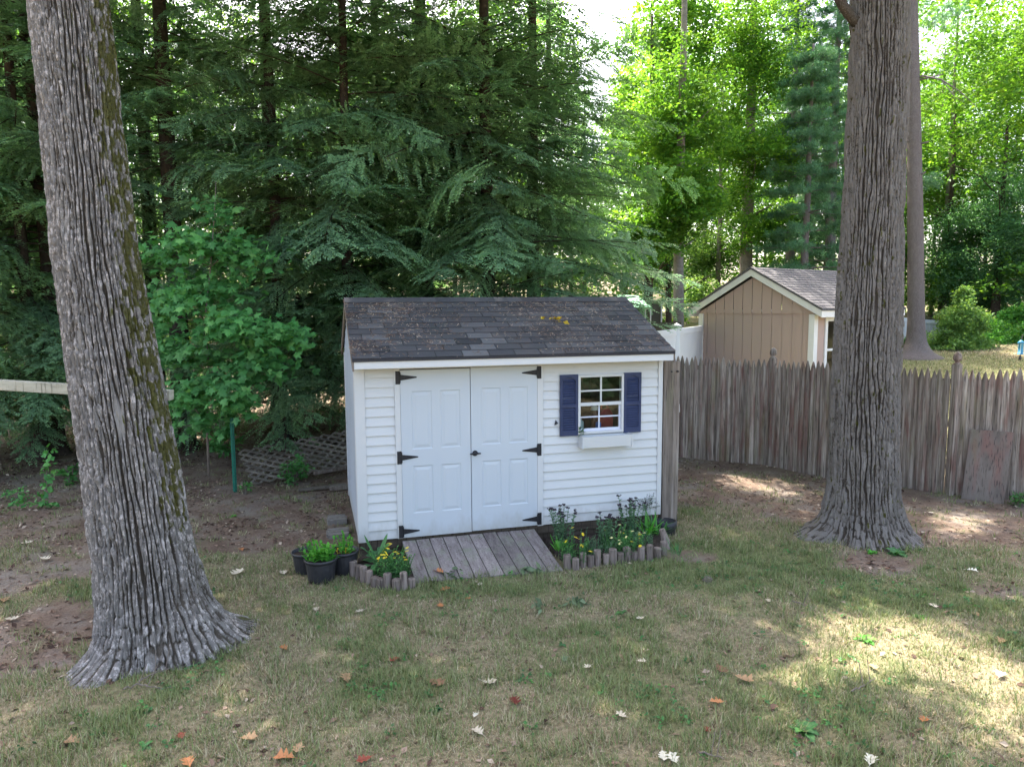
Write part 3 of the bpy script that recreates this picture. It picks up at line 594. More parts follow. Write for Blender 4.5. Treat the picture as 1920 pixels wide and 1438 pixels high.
m.box(bx0-.006, bx0+.012, -.168, -.02, bz0-.006, bz1+.004); m.box(bx1-.012, bx1+.006, -.168, -.02, bz0-.006, bz1+.004)
obj('window_box', m, MT['white'], shed)
m = MB(); m.add([(2.345, -.016, 1.225), (2.39, -.022, 1.245), (2.362, -.018, 1.29), (2.352, -.05, 1.235), (2.385, -.05, 1.25)], [[0, 1, 2], [0, 3, 4, 1], [3, 2, 4], [0, 2, 3], [1, 4, 2]]); obj('wall_hook', m, MT['iron'], shed)
m = MB()
for q in range(16):
    a = R.uniform(0, 2*PI); p = np.array([2.672+R.uniform(-.02, .02), -.075+R.uniform(-.03, .03), 1.10+R.uniform(0, .07)]); add_leaves(m, p[None], .05, np.array([R.random()*.5]))
tag(obj('window_box_weed', m, MT['bedgreen']), 'small green weed sprouting at the corner of the white window box', 'weed')
# on the shelf behind the window
def bottle(name, label, x, y, prof, mt, parts=()):
    o = thing(name, label, 'bottle', (x, y, 1.083)); m = MB(); m.lathe(prof, 20, (x, y, 1.083)); obj('bottle_body', m, mt, o, True)
    for nm, pf, mm in parts: m = MB(); m.lathe(pf, 18, (x, y, 1.083)); obj(nm, m, mm, o, True)
    return o
bottle('spray_can', 'pale blue can standing behind the lower left window pane', 2.755, .16, [(.0, 0), (.037, 0), (.038, .005), (.038, .13), (.030, .150), (.014, .158), (.014, .18), (0, .18)], MT['paleblue'])
bottle('amber_jug', 'brown bottle with a white cap behind the lower right window pane', 2.965, .22, [(0, 0), (.045, 0), (.047, .01), (.047, .23), (.03, .27), (.02, .30), (0, .30)], MT['amber'], [('bottle_cap', [(.048, .265), (.052, .27), (.045, .305), (.02, .325), (0, .326)], MT['cap'])])
bottle('blue_tub', 'small tub with a bright blue lid behind the lower right window pane', 2.975, .125, [(0, 0), (.03, 0), (.032, .05), (.03, .055), (0, .055)], MT['cap'], [('tub_lid', [(.033, .06), (.036, .075), (.034, .12), (.012, .135), (0, .136)], MT['blue'])])
o = thing('fuel_can', 'red plastic fuel can filling the lower right window pane', 'can', (3.11, .24, 1.083))
m = MB(); m.box(3.02, 3.20, .17, .32, 1.083, 1.30); m.add([(3.02, .17, 1.30), (3.20, .17, 1.30), (3.20, .32, 1.30), (3.02, .32, 1.30), (3.07, .2, 1.36), (3.16, .2, 1.36), (3.16, .29, 1.36), (3.07, .29, 1.36)], [[0, 1, 5, 4], [1, 2, 6, 5], [2, 3, 7, 6], [3, 0, 4, 7], [4, 5, 6, 7]])
obj('can_body', m, MT['red'], o, bevel=.012); m = MB(); m.tube([(3.06, .245, 1.345), (3.07, .245, 1.40), (3.13, .245, 1.41), (3.165, .245, 1.36)], .013, 8); obj('can_handle', m, MT['red'], o, True)
m = MB(); m.box(3.11, 3.16, .166, .1695, 1.10, 1.135); obj('can_label', m, MT['cap'], o)
# litter, twig and sprig on the roof
m = MB(); n = 7000; u = R.random(n); xx = XR0+(XR1-XR0)*R.random(n)**1.5; k = fbm(xx*1.6, u*2.5, 5.) > R.uniform(.30, .66, n); xx, u = xx[k], u[k]; n = len(xx)
c = np.stack([xx, EO+(RY-EO)*u, EZ+(RZ-EZ)*u+.006], -1); an = R.uniform(0, PI, n); L = R.uniform(.008, .03, n)[:, None]; w = R.uniform(.002, .006, n)[:, None]
sd = np.array([0, 1, sl_]); sd = sd/np.linalg.norm(sd); e1 = np.cos(an)[:, None]*np.array([1, 0, 0])+np.sin(an)[:, None]*sd; e2 = -np.sin(an)[:, None]*np.array([1, 0, 0])+np.cos(an)[:, None]*sd
m.add(np.stack([c-e1*L-e2*w, c+e1*L-e2*w*.5, c+e1*L+e2*w, c-e1*L+e2*w*.5], 1).reshape(-1, 3), np.arange(4*n).reshape(-1, 4), np.repeat(R.random(n)**.8, 4))
o = obj('needle_litter', m, MT['litter']); o['kind'] = 'stuff'; o['label'] = 'fallen needles and flakes on the shed roof'
def rp(x, u, dz=.01): return (x, EO+(RY-EO)*u, EZ+(RZ-EZ)*u+dz)
m = MB(); m.tube([rp(2.62, .88), rp(2.70, .74, .02), rp(2.74, .70, .03), rp(2.80, .66, .02)], .005, 5); m.tube([rp(2.74, .70, .03), rp(2.84, .72, .03), rp(2.92, .70, .02), rp(2.93, .82, .04), rp(3.05, .92, .03)], .004, 5); m.tube([rp(2.93, .82, .04), rp(2.99, .80, .05)], .003, 5)
tag(obj('fallen_twig', m, MT['twig']), 'crooked grey twig lying on the shed roof near the ridge', 'twig')
m = MB(); c = np.array([rp(2.42+.02*q+R.uniform(-.02, .02), .60-.01*q, .02) for q in range(14)]); add_leaves(m, c, R.uniform(.06, .11, 14), R.random(14), flat=.8)
tag(obj('leaf_sprig', m, [MT['yleaf']]), 'yellowed sprig of leaves lying on the middle of the shed roof', 'sprig')
# ------------------------------------------------------------------ ramp, paving, posts
m_ = thing('wooden_ramp', 'weathered grey plank ramp sloping from the double doors down to the lawn', 'ramp', (1.32, -.45, -.2))
x = .475
for q in range(10):
    w = .163+R.uniform(-.006, .006); m = MB(); a = R.random(); L = R.uniform(-.012, .012)
    x0, x1 = x+.005, x+w-.003; yb = -.885-.012*q+L; t0, t1 = -.030+R.uniform(-.004, .002), -.205
    m.add([(x0, -.034, t0), (x1, -.034, t0+R.uniform(-.003, .003)), (x1+.03, yb, t1), (x0+.03, yb, t1), (x0, -.034, t0-.032), (x1, -.034, t0-.032), (x1+.03, yb, t1-.04), (x0+.03, yb, t1-.04)], [[3, 2, 1, 0], [4, 5, 6, 7], [0, 1, 5, 4], [1, 2, 6, 5], [2, 3, 7, 6], [3, 0, 4, 7]], a)
    obj('ramp_plank', m, MT['ramp'], m_, bevel=.005); x += w+.0005
m = MB(); m.box(.49, 2.09, -.10, -.05, -.2, -.07, .3); obj('ramp_joist', m, MT['skid'], m_)
# grey slabs beside the shed
for q, (px, py, wx, wy) in enumerate(((634, 1003, .26, .30), (632, 978, .24, .26))):
    c = gp(px, py); m = MB(); k = 5
    for e in range(k): m.box(c[0]-wx/2+R.uniform(-.015, .015), c[0]+wx/2+R.uniform(-.015, .015), c[1]+(e/k-.5)*wy+.003, c[1]+((e+1)/k-.5)*wy-.003, -.24, -.165-.006*(e % 2)+.012*q, R.random())
    tag(obj('paving_slab', m, MT['stone'], bevel=.006), ('ribbed grey stone slab behind the flower pots', 'ribbed grey stone slab by the shed side, farther from the pots')[q], 'slab')
# double post at the right corner of the shed
o = thing('wooden_post', 'weathered double timber post at the right front corner of the white shed', 'post', (3.92, .05, -.22))
m = MB(); m.box(3.795, 3.925, -.04, .075, -.35, 1.965, .35); obj('timber', m, MT['post'], o, bevel=.008)
m = MB(); m.box(3.929, 4.03, -.015, .085, -.35, 1.955, .8); obj('timber', m, MT['post'], o, bevel=.008)
m = MB()
for x, z in ((3.895, 1.83), (3.985, 1.83)): m = MB(); m.tube([(x, -.045, z), (x, -.0, z)], .012, 8); obj('bolt_head', m, MT['iron'], o)
m = MB(); m.tube([(4.02, .04, 1.40), (4.055, .04, 1.40), (4.06, .04, 1.30), (4.02, .04, 1.295)], .005, 6); obj('gate_latch', m, MT['trimw'], o)
# ------------------------------------------------------------------ picket fence
fp = [gp(1275, 857)[:2]]
fp = [fp[0]+(fp[0]-gp(1443, 873)[:2])*.55, fp[0], gp(1443, 873)[:2], gp(1555, 895)[:2], gp(1780, 927)[:2], gp(1925, 938)[:2]]
fp.append(fp[-1]+(fp[-1]-fp[-2])*1.0); fp = np.array(fp)
seg = np.concatenate([[0], np.cumsum(np.linalg.norm(np.diff(fp, axis=0), axis=1))])
fat = lambda s: np.array([np.interp(s, seg, fp[:, 0]), np.interp(s, seg, fp[:, 1])])
fence = thing('picket_fence', 'weathered stockade fence of pointed pickets running from the white shed past the oak', 'fence', (*fat(seg[3]), -.22))
sp1, sp2 = seg[2], seg[4]; secs = [(0.0, sp1-.03), (sp1+.01, sp2-.03), (sp2+.01, seg[-1])]
for a, b in secs:
    m = MB(); s = a+.035
    while s < b-.03:
        w = R.uniform(.045, .053); p = fat(s); tn = unit((fat(s+.05)-fat(s-.05))[None])[0]; nr = np.array([tn[1], -tn[0]])
        if nr @ (CAM[:2]-p) < 0: nr = -nr
        h = 2.0+.02*math.sin(s*2.1)+R.uniform(-.03, .02); z0 = float(gh(p[0], p[1]))-.08; yaw_ = R.normal(0, .04); c_, s_ = math.cos(yaw_), math.sin(yaw_)
        tn, nr = tn*c_+nr*s_, nr*c_-tn*s_; ln = R.normal(0, .004); bl = R.uniform(.016, .030); k = R.uniform(-.01, .01)
        rows = [(0, 1), (.6, 1), (1.2, 1), (h-.20, 1), (h-.165, .90), (h-.10, .68), (h-.05, .42), (h-.012, .18), (h, .04)]
        v = []
        for z, f in rows:
            q = p+tn*(ln*z); bb = bl*(.4+.6*f)
            for lx, ly in ((-w*f, .004), (0, bb), (w*f, .004), (w*f, -.012), (-w*f, -.012)): v.append((*(q+tn*lx+nr*ly), z0+.08*0+z+.0))
        nn = 5; i = np.arange(len(rows)-1)[:, None]*nn; j = np.arange(nn)[None]; kk = (j+1) % nn
        m.add(v, np.stack([i+j, i+kk, i+nn+kk, i+nn+j], -1).reshape(-1, 4), R.random()); s += 2*w-.012+R.uniform(-.003, .003)
    for z in (.2, .85, 1.5):
        for e in np.arange(a, b, .5):
            p, q = fat(e), fat(min(b, e+.5)); nr = unit(np.array([[-(q-p)[1], (q-p)[0]]]))[0]
            if nr @ (CAM[:2]-p) > 0: nr = -nr
            m.bar((*(p+nr*.045), z), (*(q+nr*.045), z), .04, .08, .3)
    obj('picket_panel', m, MT['fence'], fence)
for s_, top, dz in ((sp1, 1.98, 0), (sp2, 2.03, 0)):
    p = fat(s_); z0 = float(gh(p[0], p[1])); m = MB(); m.box(p[0]-.052, p[0]+.052, p[1]-.052, p[1]+.052, z0-.2, z0+top-.05, R.random()); po = obj('fence_post', m, MT['fence'], fence, bevel=.01)
    m = MB(); z = z0+top-.05; m.lathe([(.056, z), (.056, z+.01), (.034, z+.022), (.032, z+.045), (.052, z+.060), (.062, z+.085), (.060, z+.12), (.046, z+.155), (.022, z+.182), (0, z+.192)], 18, (p[0], p[1], 0), .3); obj('post_finial', m, MT['fence'], po, True)
# plywood sheet
b0, b1 = gp(1802, 936, -.24), gp(1882, 946, -.24); u = b1-b0; u[2] = 0; wd = np.linalg.norm(u); u /= wd; nr = np.array([-u[1], u[0], 0]); nr = nr if nr @ F0 > 0 else -nr
up = unit((np.array([0, 0, 1.0])+nr*.13+u*.06)[None])[0]; M = Matrix((u, -np.cross(u, up)*-1, up)).transposed().to_4x4(); M.translation = Vector(b0-nr*.02)
m = MB(); m.box(0, wd, -.006, .006, 0, 1.06, .5, M); 
pl_ = tag(obj('plywood_sheet', m, MT['ply']), 'worn plywood sheet with red paint along its top leaning on the picket fence', 'board')
m = MB()
for q in range(26):
    x0 = wd*R.random(); w = R.uniform(.02, .09); z = 1.06-abs(R.normal(0, .028)); m.box(max(.002, x0-w), min(wd-.002, x0+w), -.0075-.0001*q, -.0065, z-R.uniform(.004, .014), min(1.059, z+.008), R.random(), M)
obj('red_paint', m, plain('red_paint', (.24, .035, .03), .8, .4, 30), pl_)
# ------------------------------------------------------------------ neighbour's tan shed
def cw(l, t, z=0.): return np.array([CAM[0]+R0[0]*l+F0[0]*t, CAM[1]+R0[1]*l+F0[1]*t, z])
D0 = 18.5; Pr = gd(1527, 588, D0); Pl = gd(1313, 584, D0*1.16); ez = Pr[2]; Pl[2] = ez
ua = (Pl-Pr); ua[2] = 0; gw = np.linalg.norm(ua); ua /= gw; ub = np.array([-ua[1], ua[0], 0]); ub = ub if ub @ F0 > 0 else -ub; SL = 4.0
gb_ = float(gh(Pr[0], Pr[1]))-.3; ap = ez+gw/2*.525
ts = thing('tan_shed', "neighbour's tan board shed with white trim and grey shingles beyond the picket fence", 'shed', (*(Pr+Pl)[:2]/2, gb_+.3))
def tp(a, b, z): return tuple(np.array([Pr[0], Pr[1], 0])+ua*a+ub*b+np.array([0, 0, z]))
m = MB(); gs = .31; a = 0.
def topz(a): return ez+.02+(ap-ez)*(1-abs(a-gw/2)/(gw/2))
while a < gw-.01:
    b = min(a+gs, gw); a1, b1 = a+.006, b-.006; mid = [gw/2] if a1 < gw/2 < b1 else []
    m.add([tp(a1, 0, gb_), tp(b1, 0, gb_), tp(b1, 0, ez-.012), tp(a1, 0, ez-.012)], [[0, 1, 2, 3]], R.random())
    pl = [tp(a1, -.035, ez-.01), tp(b1, -.035, ez-.01), tp(b1, -.035, topz(b1))]+[tp(q, -.035, topz(q)) for q in mid]+[tp(a1, -.035, topz(a1))]; m.add(pl, [list(range(len(pl)))], R.random())
    m.add([tp(a1, -.035, ez-.01), tp(b1, -.035, ez-.01), tp(b1, .0, ez-.012), tp(a1, 0, ez-.012)], [[0, 1, 2, 3]])
    for q in (a,): m.add([tp(q-.006, .008, gb_), tp(q+.006, .008, gb_), tp(q+.006, .008, topz(q)-.02), tp(q-.006, .008, topz(q)-.02)], [[0, 1, 2, 3]])
    a = b
wy0, wy1, wz0, wz1 = .58, 1.45, ez-1.75, ez-.18
for s0, s1, z0, z1 in ((0, wy0, gb_, ez), (wy1, SL, gb_, ez), (wy0, wy1, gb_, wz0), (wy0, wy1, wz1, ez)): m.add([tp(0, s0, z0), tp(0, s1, z0), tp(0, s1, z1), tp(0, s0, z1)], [[0, 1, 2, 3]])
m.add([tp(gw, 0, gb_), tp(gw, SL, gb_), tp(gw, SL, ez), tp(gw, 0, ez)], [[0, 1, 2, 3]]); m.add([tp(0, SL, gb_), tp(gw, SL, gb_), tp(gw, SL, ez), tp(gw/2, SL, ap), tp(0, SL, ez)], [[0, 1, 2, 3, 4]])
obj('board_wall', m, MT['tan'], ts)
m = MB()
def tb(a0, a1, b0, b1, z0, z1):
    m.add([tp(a, b, z) for z in (z0, z1) for b in (b0, b1) for a in (a0, a1)], np.array([(0,2,3,1), (4,5,7,6), (0,1,5,4), (2,6,7,3), (0,4,6,2), (1,3,7,5)]))
tb(-.03, .13, -.03, .0-.001, gb_, ez-.02); tb(-.03, -.001, .0, .14, gb_, ez-.02); obj('corner_board', m, MT['trimw'], ts); m = MB(); tb(gw-.13, gw+.03, -.03, -.001, gb_, ez-.02); tb(gw+.001, gw+.03, 0, .13, gb_, ez-.02)
obj('corner_board', m, MT['trimw'], ts)
m = MB(); ov, fo = .30, .16; sl2 = (ap-ez)/(gw/2); rz = lambda a: ap+.30-sl2*abs(a-gw/2)
for a0, a1 in ((-ov, gw/2), (gw/2, gw+ov)):
    P = [(a0, rz(a0)), (a1, rz(a1))]
    m.add([tp(a, b, z+dz) for b in (-fo, -fo+.03) for (a, z) in P for dz in (-.058, -.24)], [[0, 1, 3, 2], [4, 6, 7, 5], [0, 2, 6, 4], [1, 5, 7, 3], [0, 4, 5, 1], [2, 3, 7, 6]])
    e = -ov if a0 < 0 else gw+ov; ed = .03 if a0 < 0 else -.03
    m.add([tp(a, b, rz(e)+dz) for b in (-fo+.03, SL+fo) for a in (e, e+ed) for dz in (-.06, -.24)], [[0, 1, 3, 2], [4, 6, 7, 5], [0, 2, 6, 4], [1, 5, 7, 3], [0, 4, 5, 1], [2, 3, 7, 6]])
obj('white_fascia', m, MT['trimw'], ts)
m = MB()
for a0, a1 in ((-ov-.03, gw/2), (gw/2, gw+ov+.03)):
    nn = 16
    for q in range(nn):
        A, B = a0+(a1-a0)*q/nn, a0+(a1-a0)*(q+1)/nn; hi = B if abs(B-gw/2) < abs(A-gw/2) else A; lo = A if hi == B else B
        m.add([tp(lo, -fo-.03, rz(lo)+.012), tp(lo, SL+fo, rz(lo)+.012), tp(hi, SL+fo, rz(hi)), tp(hi, -fo-.03, rz(hi)), tp(lo, -fo-.03, rz(lo)-.055), tp(lo, SL+fo, rz(lo)-.055), tp(hi, -fo-.03, rz(hi)-.055), tp(hi, SL+fo, rz(hi)-.055)], [[0, 1, 2, 3], [4, 5, 1, 0], [0, 3, 6, 4], [4, 6, 7, 5]], R.random())
obj('shingle_roof', m, MT['roof2'], ts)
m = MB(); tb(-.035, -.002, wy0-.08, wy0+.03, wz0-.08, wz1+.08); tb(-.035, -.002, wy1-.03, wy1+.08, wz0-.08, wz1+.08); tb(-.035, -.002, wy0+.03, wy1-.03, wz1-.03, wz1+.08); tb(-.035, -.002, wy0+.03, wy1-.03, wz0-.08, wz0+.03); tb(-.03, .02, wy0+.03, wy1-.03, (wz0+wz1)/2-.03, (wz0+wz1)/2+.03)
w_ = obj('window', m, MT['trimw'], ts)
m = MB(); m.add([tp(-.004, wy0+.03, wz0+.03), tp(-.004, wy1-.03, wz0+.03), tp(-.004, wy1-.03, wz1-.03), tp(-.004, wy0+.03, wz1-.03)], [[0, 1, 2, 3]]); obj('glass_pane', m, MT['glass'], w_)
# ------------------------------------------------------------------ white vinyl fence, playhouse, bird feeder
def vinyl(label, A, B, n, parent=None):
    A, B = np.array(A), np.array(B); f = thing('vinyl_fence', label, 'fence', (A[0], A[1], A[2]-1.8)); d = (B-A)/n
    for q in range(n+1):
        p = A+d*q; m = MB(); m.box(p[0]-.065, p[0]+.065, p[1]-.065, p[1]+.065, p[2]-2.1, p[2]+.05, .5); po = obj('fence_post', m, MT['vinyl_fence'], f, bevel=.006)
        m = MB(); z = p[2]+.05; m.box(p[0]-.09, p[0]+.09, p[1]-.09, p[1]+.09, z, z+.03); m.add([(p[0]-.075, p[1]-.075, z+.03), (p[0]+.075, p[1]-.075, z+.03), (p[0]+.075, p[1]+.075, z+.03), (p[0]-.075, p[1]+.075, z+.03), (p[0], p[1], z+.09)], [[0, 1, 4], [1, 2, 4], [2, 3, 4], [3, 0, 4]]); obj('post_cap', m, MT['vinyl_fence'], po)
        if q < n:
            a, b = p+d*.03, p+d*.97; m = MB()
            m.bar((a[0], a[1], a[2]-.08), (b[0], b[1], b[2]-.08), .05, .15); m.bar((a[0], a[1], a[2]-1.75), (b[0], b[1], b[2]-1.75), .05, .15)
            k = 10
            for e in range(k):
                s0 = a+(b-a)*e/k+(b-a)*.004; s1 = a+(b-a)*(e+1)/k-(b-a)*.004; m.add([(s0[0], s0[1], s0[2]-.15), (s1[0], s1[1], s1[2]-.15), (s1[0], s1[1], s1[2]-1.7), (s0[0], s0[1], s0[2]-1.7)], [[0, 1, 2, 3]])
                m.add([(s0[0]+.02, s0[1]+.02, s0[2]-.15), (s1[0]+.02, s1[1]+.02, s1[2]-.15), (s1[0]+.02, s1[1]+.02, s1[2]-1.7), (s0[0]+.02, s0[1]+.02, s0[2]-1.7)], [[0, 1, 2, 3]])
            obj('vinyl_panel', m, MT['vinyl_fence'], f)
    return f
pM, pB = gd(1261, 617, 16.9), gd(1322, 610, 21.9)
pA = pM+(pM-pB)*.8
vinyl('white vinyl privacy fence between the white shed roof and the tan shed', pA, pB, 2)
vinyl('far white vinyl fence behind the slim pine, right of the straight oak', gd(1655, 592, 27.5), gd(1775, 602, 27.9), 2)
c = gd(1218, 605, 25.); ph = thing('playhouse', 'small dark playhouse with a green roof behind the ridge of the white shed', 'playhouse', (c[0], c[1], float(gh(c[0], c[1]))))
zt = gd(1218, 570, 25.)[2]; zb = float(gh(c[0], c[1]))-.3
def pbx(px0, px1, t0, t1, z0, z1, mt, nm):
    a = gd(px0, 600, t0); b = gd(px1, 600, t0); m = MB(); e = F0*(t1-t0)
    v = [(p[0]+k*e[0], p[1]+k*e[1], z) for z in (z0, z1) for k in (0, 1) for p in (a, b)]
    m.add(v, np.array([(0,2,3,1), (4,5,7,6), (0,1,5,4), (2,6,7,3), (0,4,6,2), (1,3,7,5)]), .5); return obj(nm, m, mt, ph)
zz = lambda y: gd(1218, y, 25.)[2]
pbx(1218, 1239, 25.4, 26.6, zb, zz(566), MT['olive'], 'board_wall'); pbx(1178, 1222, 25.2, 26.4, zb, zz(577), MT['olive'], 'board_wall')
pbx(1239.2, 1241.5, 25.36, 26.5, zb, zz(567), MT['trimw'], 'corner_board'); pbx(1209, 1210.8, 25.15, 25.18, zb, zz(578), MT['trimw'], 'door_frame'); pbx(1219, 1221, 25.15, 25.18, zb, zz(578), MT['trimw'], 'door_frame'); pbx(1210.9, 1218.9, 25.15, 25.18, zz(580), zz(578), MT['trimw'], 'door_frame')
pbx(1214, 1243, 25.3, 26.7, zz(565.8), zz(563), MT['skid'], 'roof_edge')
m = MB(); A = [gd(1150, 575, 24.9), gd(1222, 576, 24.9), gd(1196, 554, 25.8), gd(1158, 553, 25.8), gd(1150, 575, 26.8), gd(1222, 576, 26.8)]
for q in (4, 5): A[q][2] = A[q-4][2]
m.add(A+[p-np.array([0, 0, .04]) for p in A], [[0, 1, 2, 3], [3, 2, 5, 4], [6, 9, 8, 7], [9, 10, 11, 8], [0, 6, 7, 1], [1, 7, 8, 2], [2, 8, 11, 5], [0, 3, 9, 6], [3, 4, 10, 9]]); obj('green_roof', m, MT['greenroof'], ph)
m = MB()
for q in range(22):
    p = gd(1222+q*2.4, 605, 23.8); m.box(p[0]-.018, p[0]+.018, p[1]-.01, p[1]+.01, zb, gd(1222, 605, 23.8)[2], R.random())
a, b = gd(1220, 606, 23.82), gd(1277, 606, 23.82); m.bar(a, b, .03, .06); tag(obj('slat_fence', m, MT['olive']), 'low dark slatted fence beside the playhouse, behind the white vinyl fence', 'fence')
c = gd(1914, 652, 17.); bf = thing('bird_feeder', 'blue tube bird feeder on a thin pole at the right edge of the far lawn', 'bird feeder', (c[0], c[1], float(gh(c[0], c[1]))))
m = MB(); m.lathe([(.0, -.16), (.07, -.16), (.07, -.145), (.052, -.14), (.052, .10), (.085, .11), (.03, .17), (0, .18)], 16, c); obj('feeder_tube', m, MT['bluep'], bf, True)
m = MB()
for q in range(5): a = q*2*PI/5; m.tube([(c[0]+.056*math.cos(a), c[1]+.056*math.sin(a), c[2]-.14), (c[0]+.056*math.cos(a), c[1]+.056*math.sin(a), c[2]+.11)], .006, 5)
obj('feeder_rod', m, MT['paleblue'], bf)
m = MB(); zg = float(gh(c[0], c[1])); m.tube([(c[0]+.22, c[1], zg-.1), (c[0]+.22, c[1], c[2]+.28), (c[0]+.15, c[1], c[2]+.36), (c[0]+.03, c[1], c[2]+.30), (c[0], c[1], c[2]+.18)], .010, 6); m.lathe([(0, -.30), (.03, -.29), (.035, -.25), (.012, -.18), (.0, -.16)], 10, c); obj('feeder_pole', m, MT['pot'], bf)
# ------------------------------------------------------------------ left: beam, posts, lattice, boards
DB = 6.72
A, B = gd(-420, 708, DB-.05), gd(322, 742, DB+.05); B[2] = gd(316, 742, DB)[2]; A = B+(gd(60, 726.5, DB)-gd(316, 742, DB))*2.9
m = MB(); m.bar(A, B, .09, .094, .5)
tag(obj('wooden_beam', m, MT['beam'], bevel=.004), 'pale timber beam passing behind the leaning oak trunk', 'beam')
def tpost(px, pyb, pyt, mt, name, label, cat, w=.03):
    b = gp(px, pyb); t = np.dot(b-CAM, FW); top = gd(px, pyt, t); m = MB(); z0, z1 = b[2]-.2, top[2]
    m.box(b[0]-w, b[0]+w, b[1]-.004, b[1]+.002, z0, z1); m.box(b[0]-.004, b[0]+.004, b[1]-w*1.2, b[1]-.004, z0, z1)
    for z in np.arange(z0+.3, z1-.03, .055): m.box(b[0]-.009, b[0]+.009, b[1]-w*1.2-.006, b[1]-w*1.2, z, z+.02)
    return tag(obj(name, m, mt), label, cat)
tpost(441, 923, 779, MT['green_metal'], 'metal_stake', 'green metal fence stake standing beside the lattice panel', 'stake')
tpost(541, 835, 778, MT['iron'], 'metal_stake', 'short dark stake among the hemlocks behind the lattice panel', 'stake', .025)
def lattice():
    O = gp(474, 910, -.20); X1_ = gd(680, 868, 12.1); TL = gd(446, 846, 12.5); ex = unit((X1_-O)[None])[0]; ey = TL-O; hgt = np.linalg.norm(ey); ey = ey/hgt; nz = unit(np.cross(ex, ey)[None])[0]
    Wd, Ht = 2.44, hgt; m = MB()
    for layer, sg in ((0, 1), (1, -1)):
        for c in np.arange(-Ht-Wd, Wd+Ht, .195):
            # line: u - sg*v = c  with v in (0,Ht)
            pts = []
            u0, u1 = (c, c+Ht) if sg > 0 else (c+Ht, c)
            v0, v1 = 0., Ht
            tA, tB = 0., 1.
            du = u1-u0
            for lim, sgn in ((0, 1), (Wd, -1)):
                f0, f1 = sgn*(u0-lim), sgn*(u1-lim)
                if f0 < 0 and f1 < 0: tA = 2
                elif f0 < 0: tA = max(tA, f0/(f0-f1))
                elif f1 < 0: tB = min(tB, f0/(f0-f1))
            if tB-tA < .03: continue
            P = lambda t_: O+ex*(u0+du*t_)+ey*(v0+(v1-v0)*t_)+nz*(.008*layer)
            p, q = P(tA), P(tB); d = unit((q-p)[None])[0]; s = np.cross(nz, d)*.024; h = nz*.005
            m.add([p-s-h, p+s-h, q+s-h, q-s-h, p-s+h, p+s+h, q+s+h, q-s+h], np.array([(0,1,2,3), (7,6,5,4), (0,4,5,1), (1,5,6,2), (2,6,7,3), (3,7,4,0)]), R.random())
    return m
tag(obj('lattice_panel', lattice(), MT['lattice']), 'weathered grey lattice panel tilted on the ground left of the white shed', 'lattice')
def plank(px0, py0, px1, py1, w, h, label, z=-.2, mt='post'):
    a, b = gp(px0, py0, z), gp(px1, py1, z); m = MB(); m.bar(a+np.array([0, 0, h/2]), b+np.array([0, 0, h/2]), w, h, R.random()); return tag(obj('loose_board', m, MT[mt], bevel=.004), label, 'board')
plank(588, 890, 668, 876, .06, .05, 'thin reddish board lying over the lattice panel beside the shed', 0.0)
plank(618, 919, 672, 914, .09, .06, 'short grey board on the dirt at the rear corner of the white shed')
plank(560, 921, 648, 911, .07, .04, 'weathered board half buried in the dirt below the lattice panel', mt='lattice')
# ------------------------------------------------------------------ pots
def potted(px, py, label, r=.125, h=.21, lean=0, kind=0):
    b = gp(px, py); b = b+F0*r*.9; zg = float(gh(b[0], b[1])); o = thing('potted_plant', label, 'potted plant', (b[0], b[1], zg), 'nursery pots beside the shed')
    m = MB(); m.lathe([(0, .004), (r*.80, 0), (r*.82, .01), (r*.97, h-.04), (r*.97, h-.03), (r*1.05, h-.028), (r*1.06, h), (r*1.0, h+.002), (r*.97, h-.03), (r*.95, h-.035)], 72, (b[0], b[1], zg), 0, .012, 24); obj('nursery_pot', m, MT['pot'], o, True)
    m = MB(); n = 24; th = np.arange(n)*2*PI/n; m.add(np.concatenate([np.stack([b[0]+r*.96*np.cos(th), b[1]+r*.96*np.sin(th), np.full(n, zg+h-.035)], -1), [[b[0], b[1], zg+h-.02]]]), [[q, (q+1) % n, n] for q in range(n)]); obj('potting_soil', m, MT['soil'], o)
    return o, np.array([b[0], b[1], zg+h-.03]), r
def strap(mb, p, az, L, w, rise, droop, rnd, n=5, twist=0.):
    s = np.linspace(0, 1, n+1); x = L*s*math.cos(rise)*(1-.15*s); z = L*s*math.sin(rise)-droop*L*s**2.2
    c = np.stack([p[0]+np.cos(az)*x, p[1]+np.sin(az)*x, p[2]+z], -1); ww = w*np.sin(np.clip(s*.9+.1, 0, 1)*PI)**.7*.5; ww[-1] = .0006
    sd = np.array([-math.sin(az), math.cos(az), twist]); v = np.stack([c-sd*ww[:, None], c+np.array([0, 0, -.25])*ww[:, None], c+sd*ww[:, None]], 1).reshape(-1, 3)
    i = np.arange(n)[:, None]*3; f = np.concatenate([np.concatenate([i, i+1, i+4, i+3], 1), np.concatenate([i+1, i+2, i+5, i+4], 1)]); mb.add(v, f, rnd)
def tufts(mb, c, r, n, L, w, rise=(.6, 1.4), droop=.5):
    for q in range(n):
        a = R.uniform(0, 2*PI); k = r*R.random()**.6; strap(mb, (c[0]+k*math.cos(a), c[1]+k*math.sin(a), c[2]), a+R.normal(0, .5), R.uniform(*L), R.uniform(*w), R.uniform(*rise), R.uniform(.1, droop), float(np.clip(R.normal(.55, .2), 0, 1)))
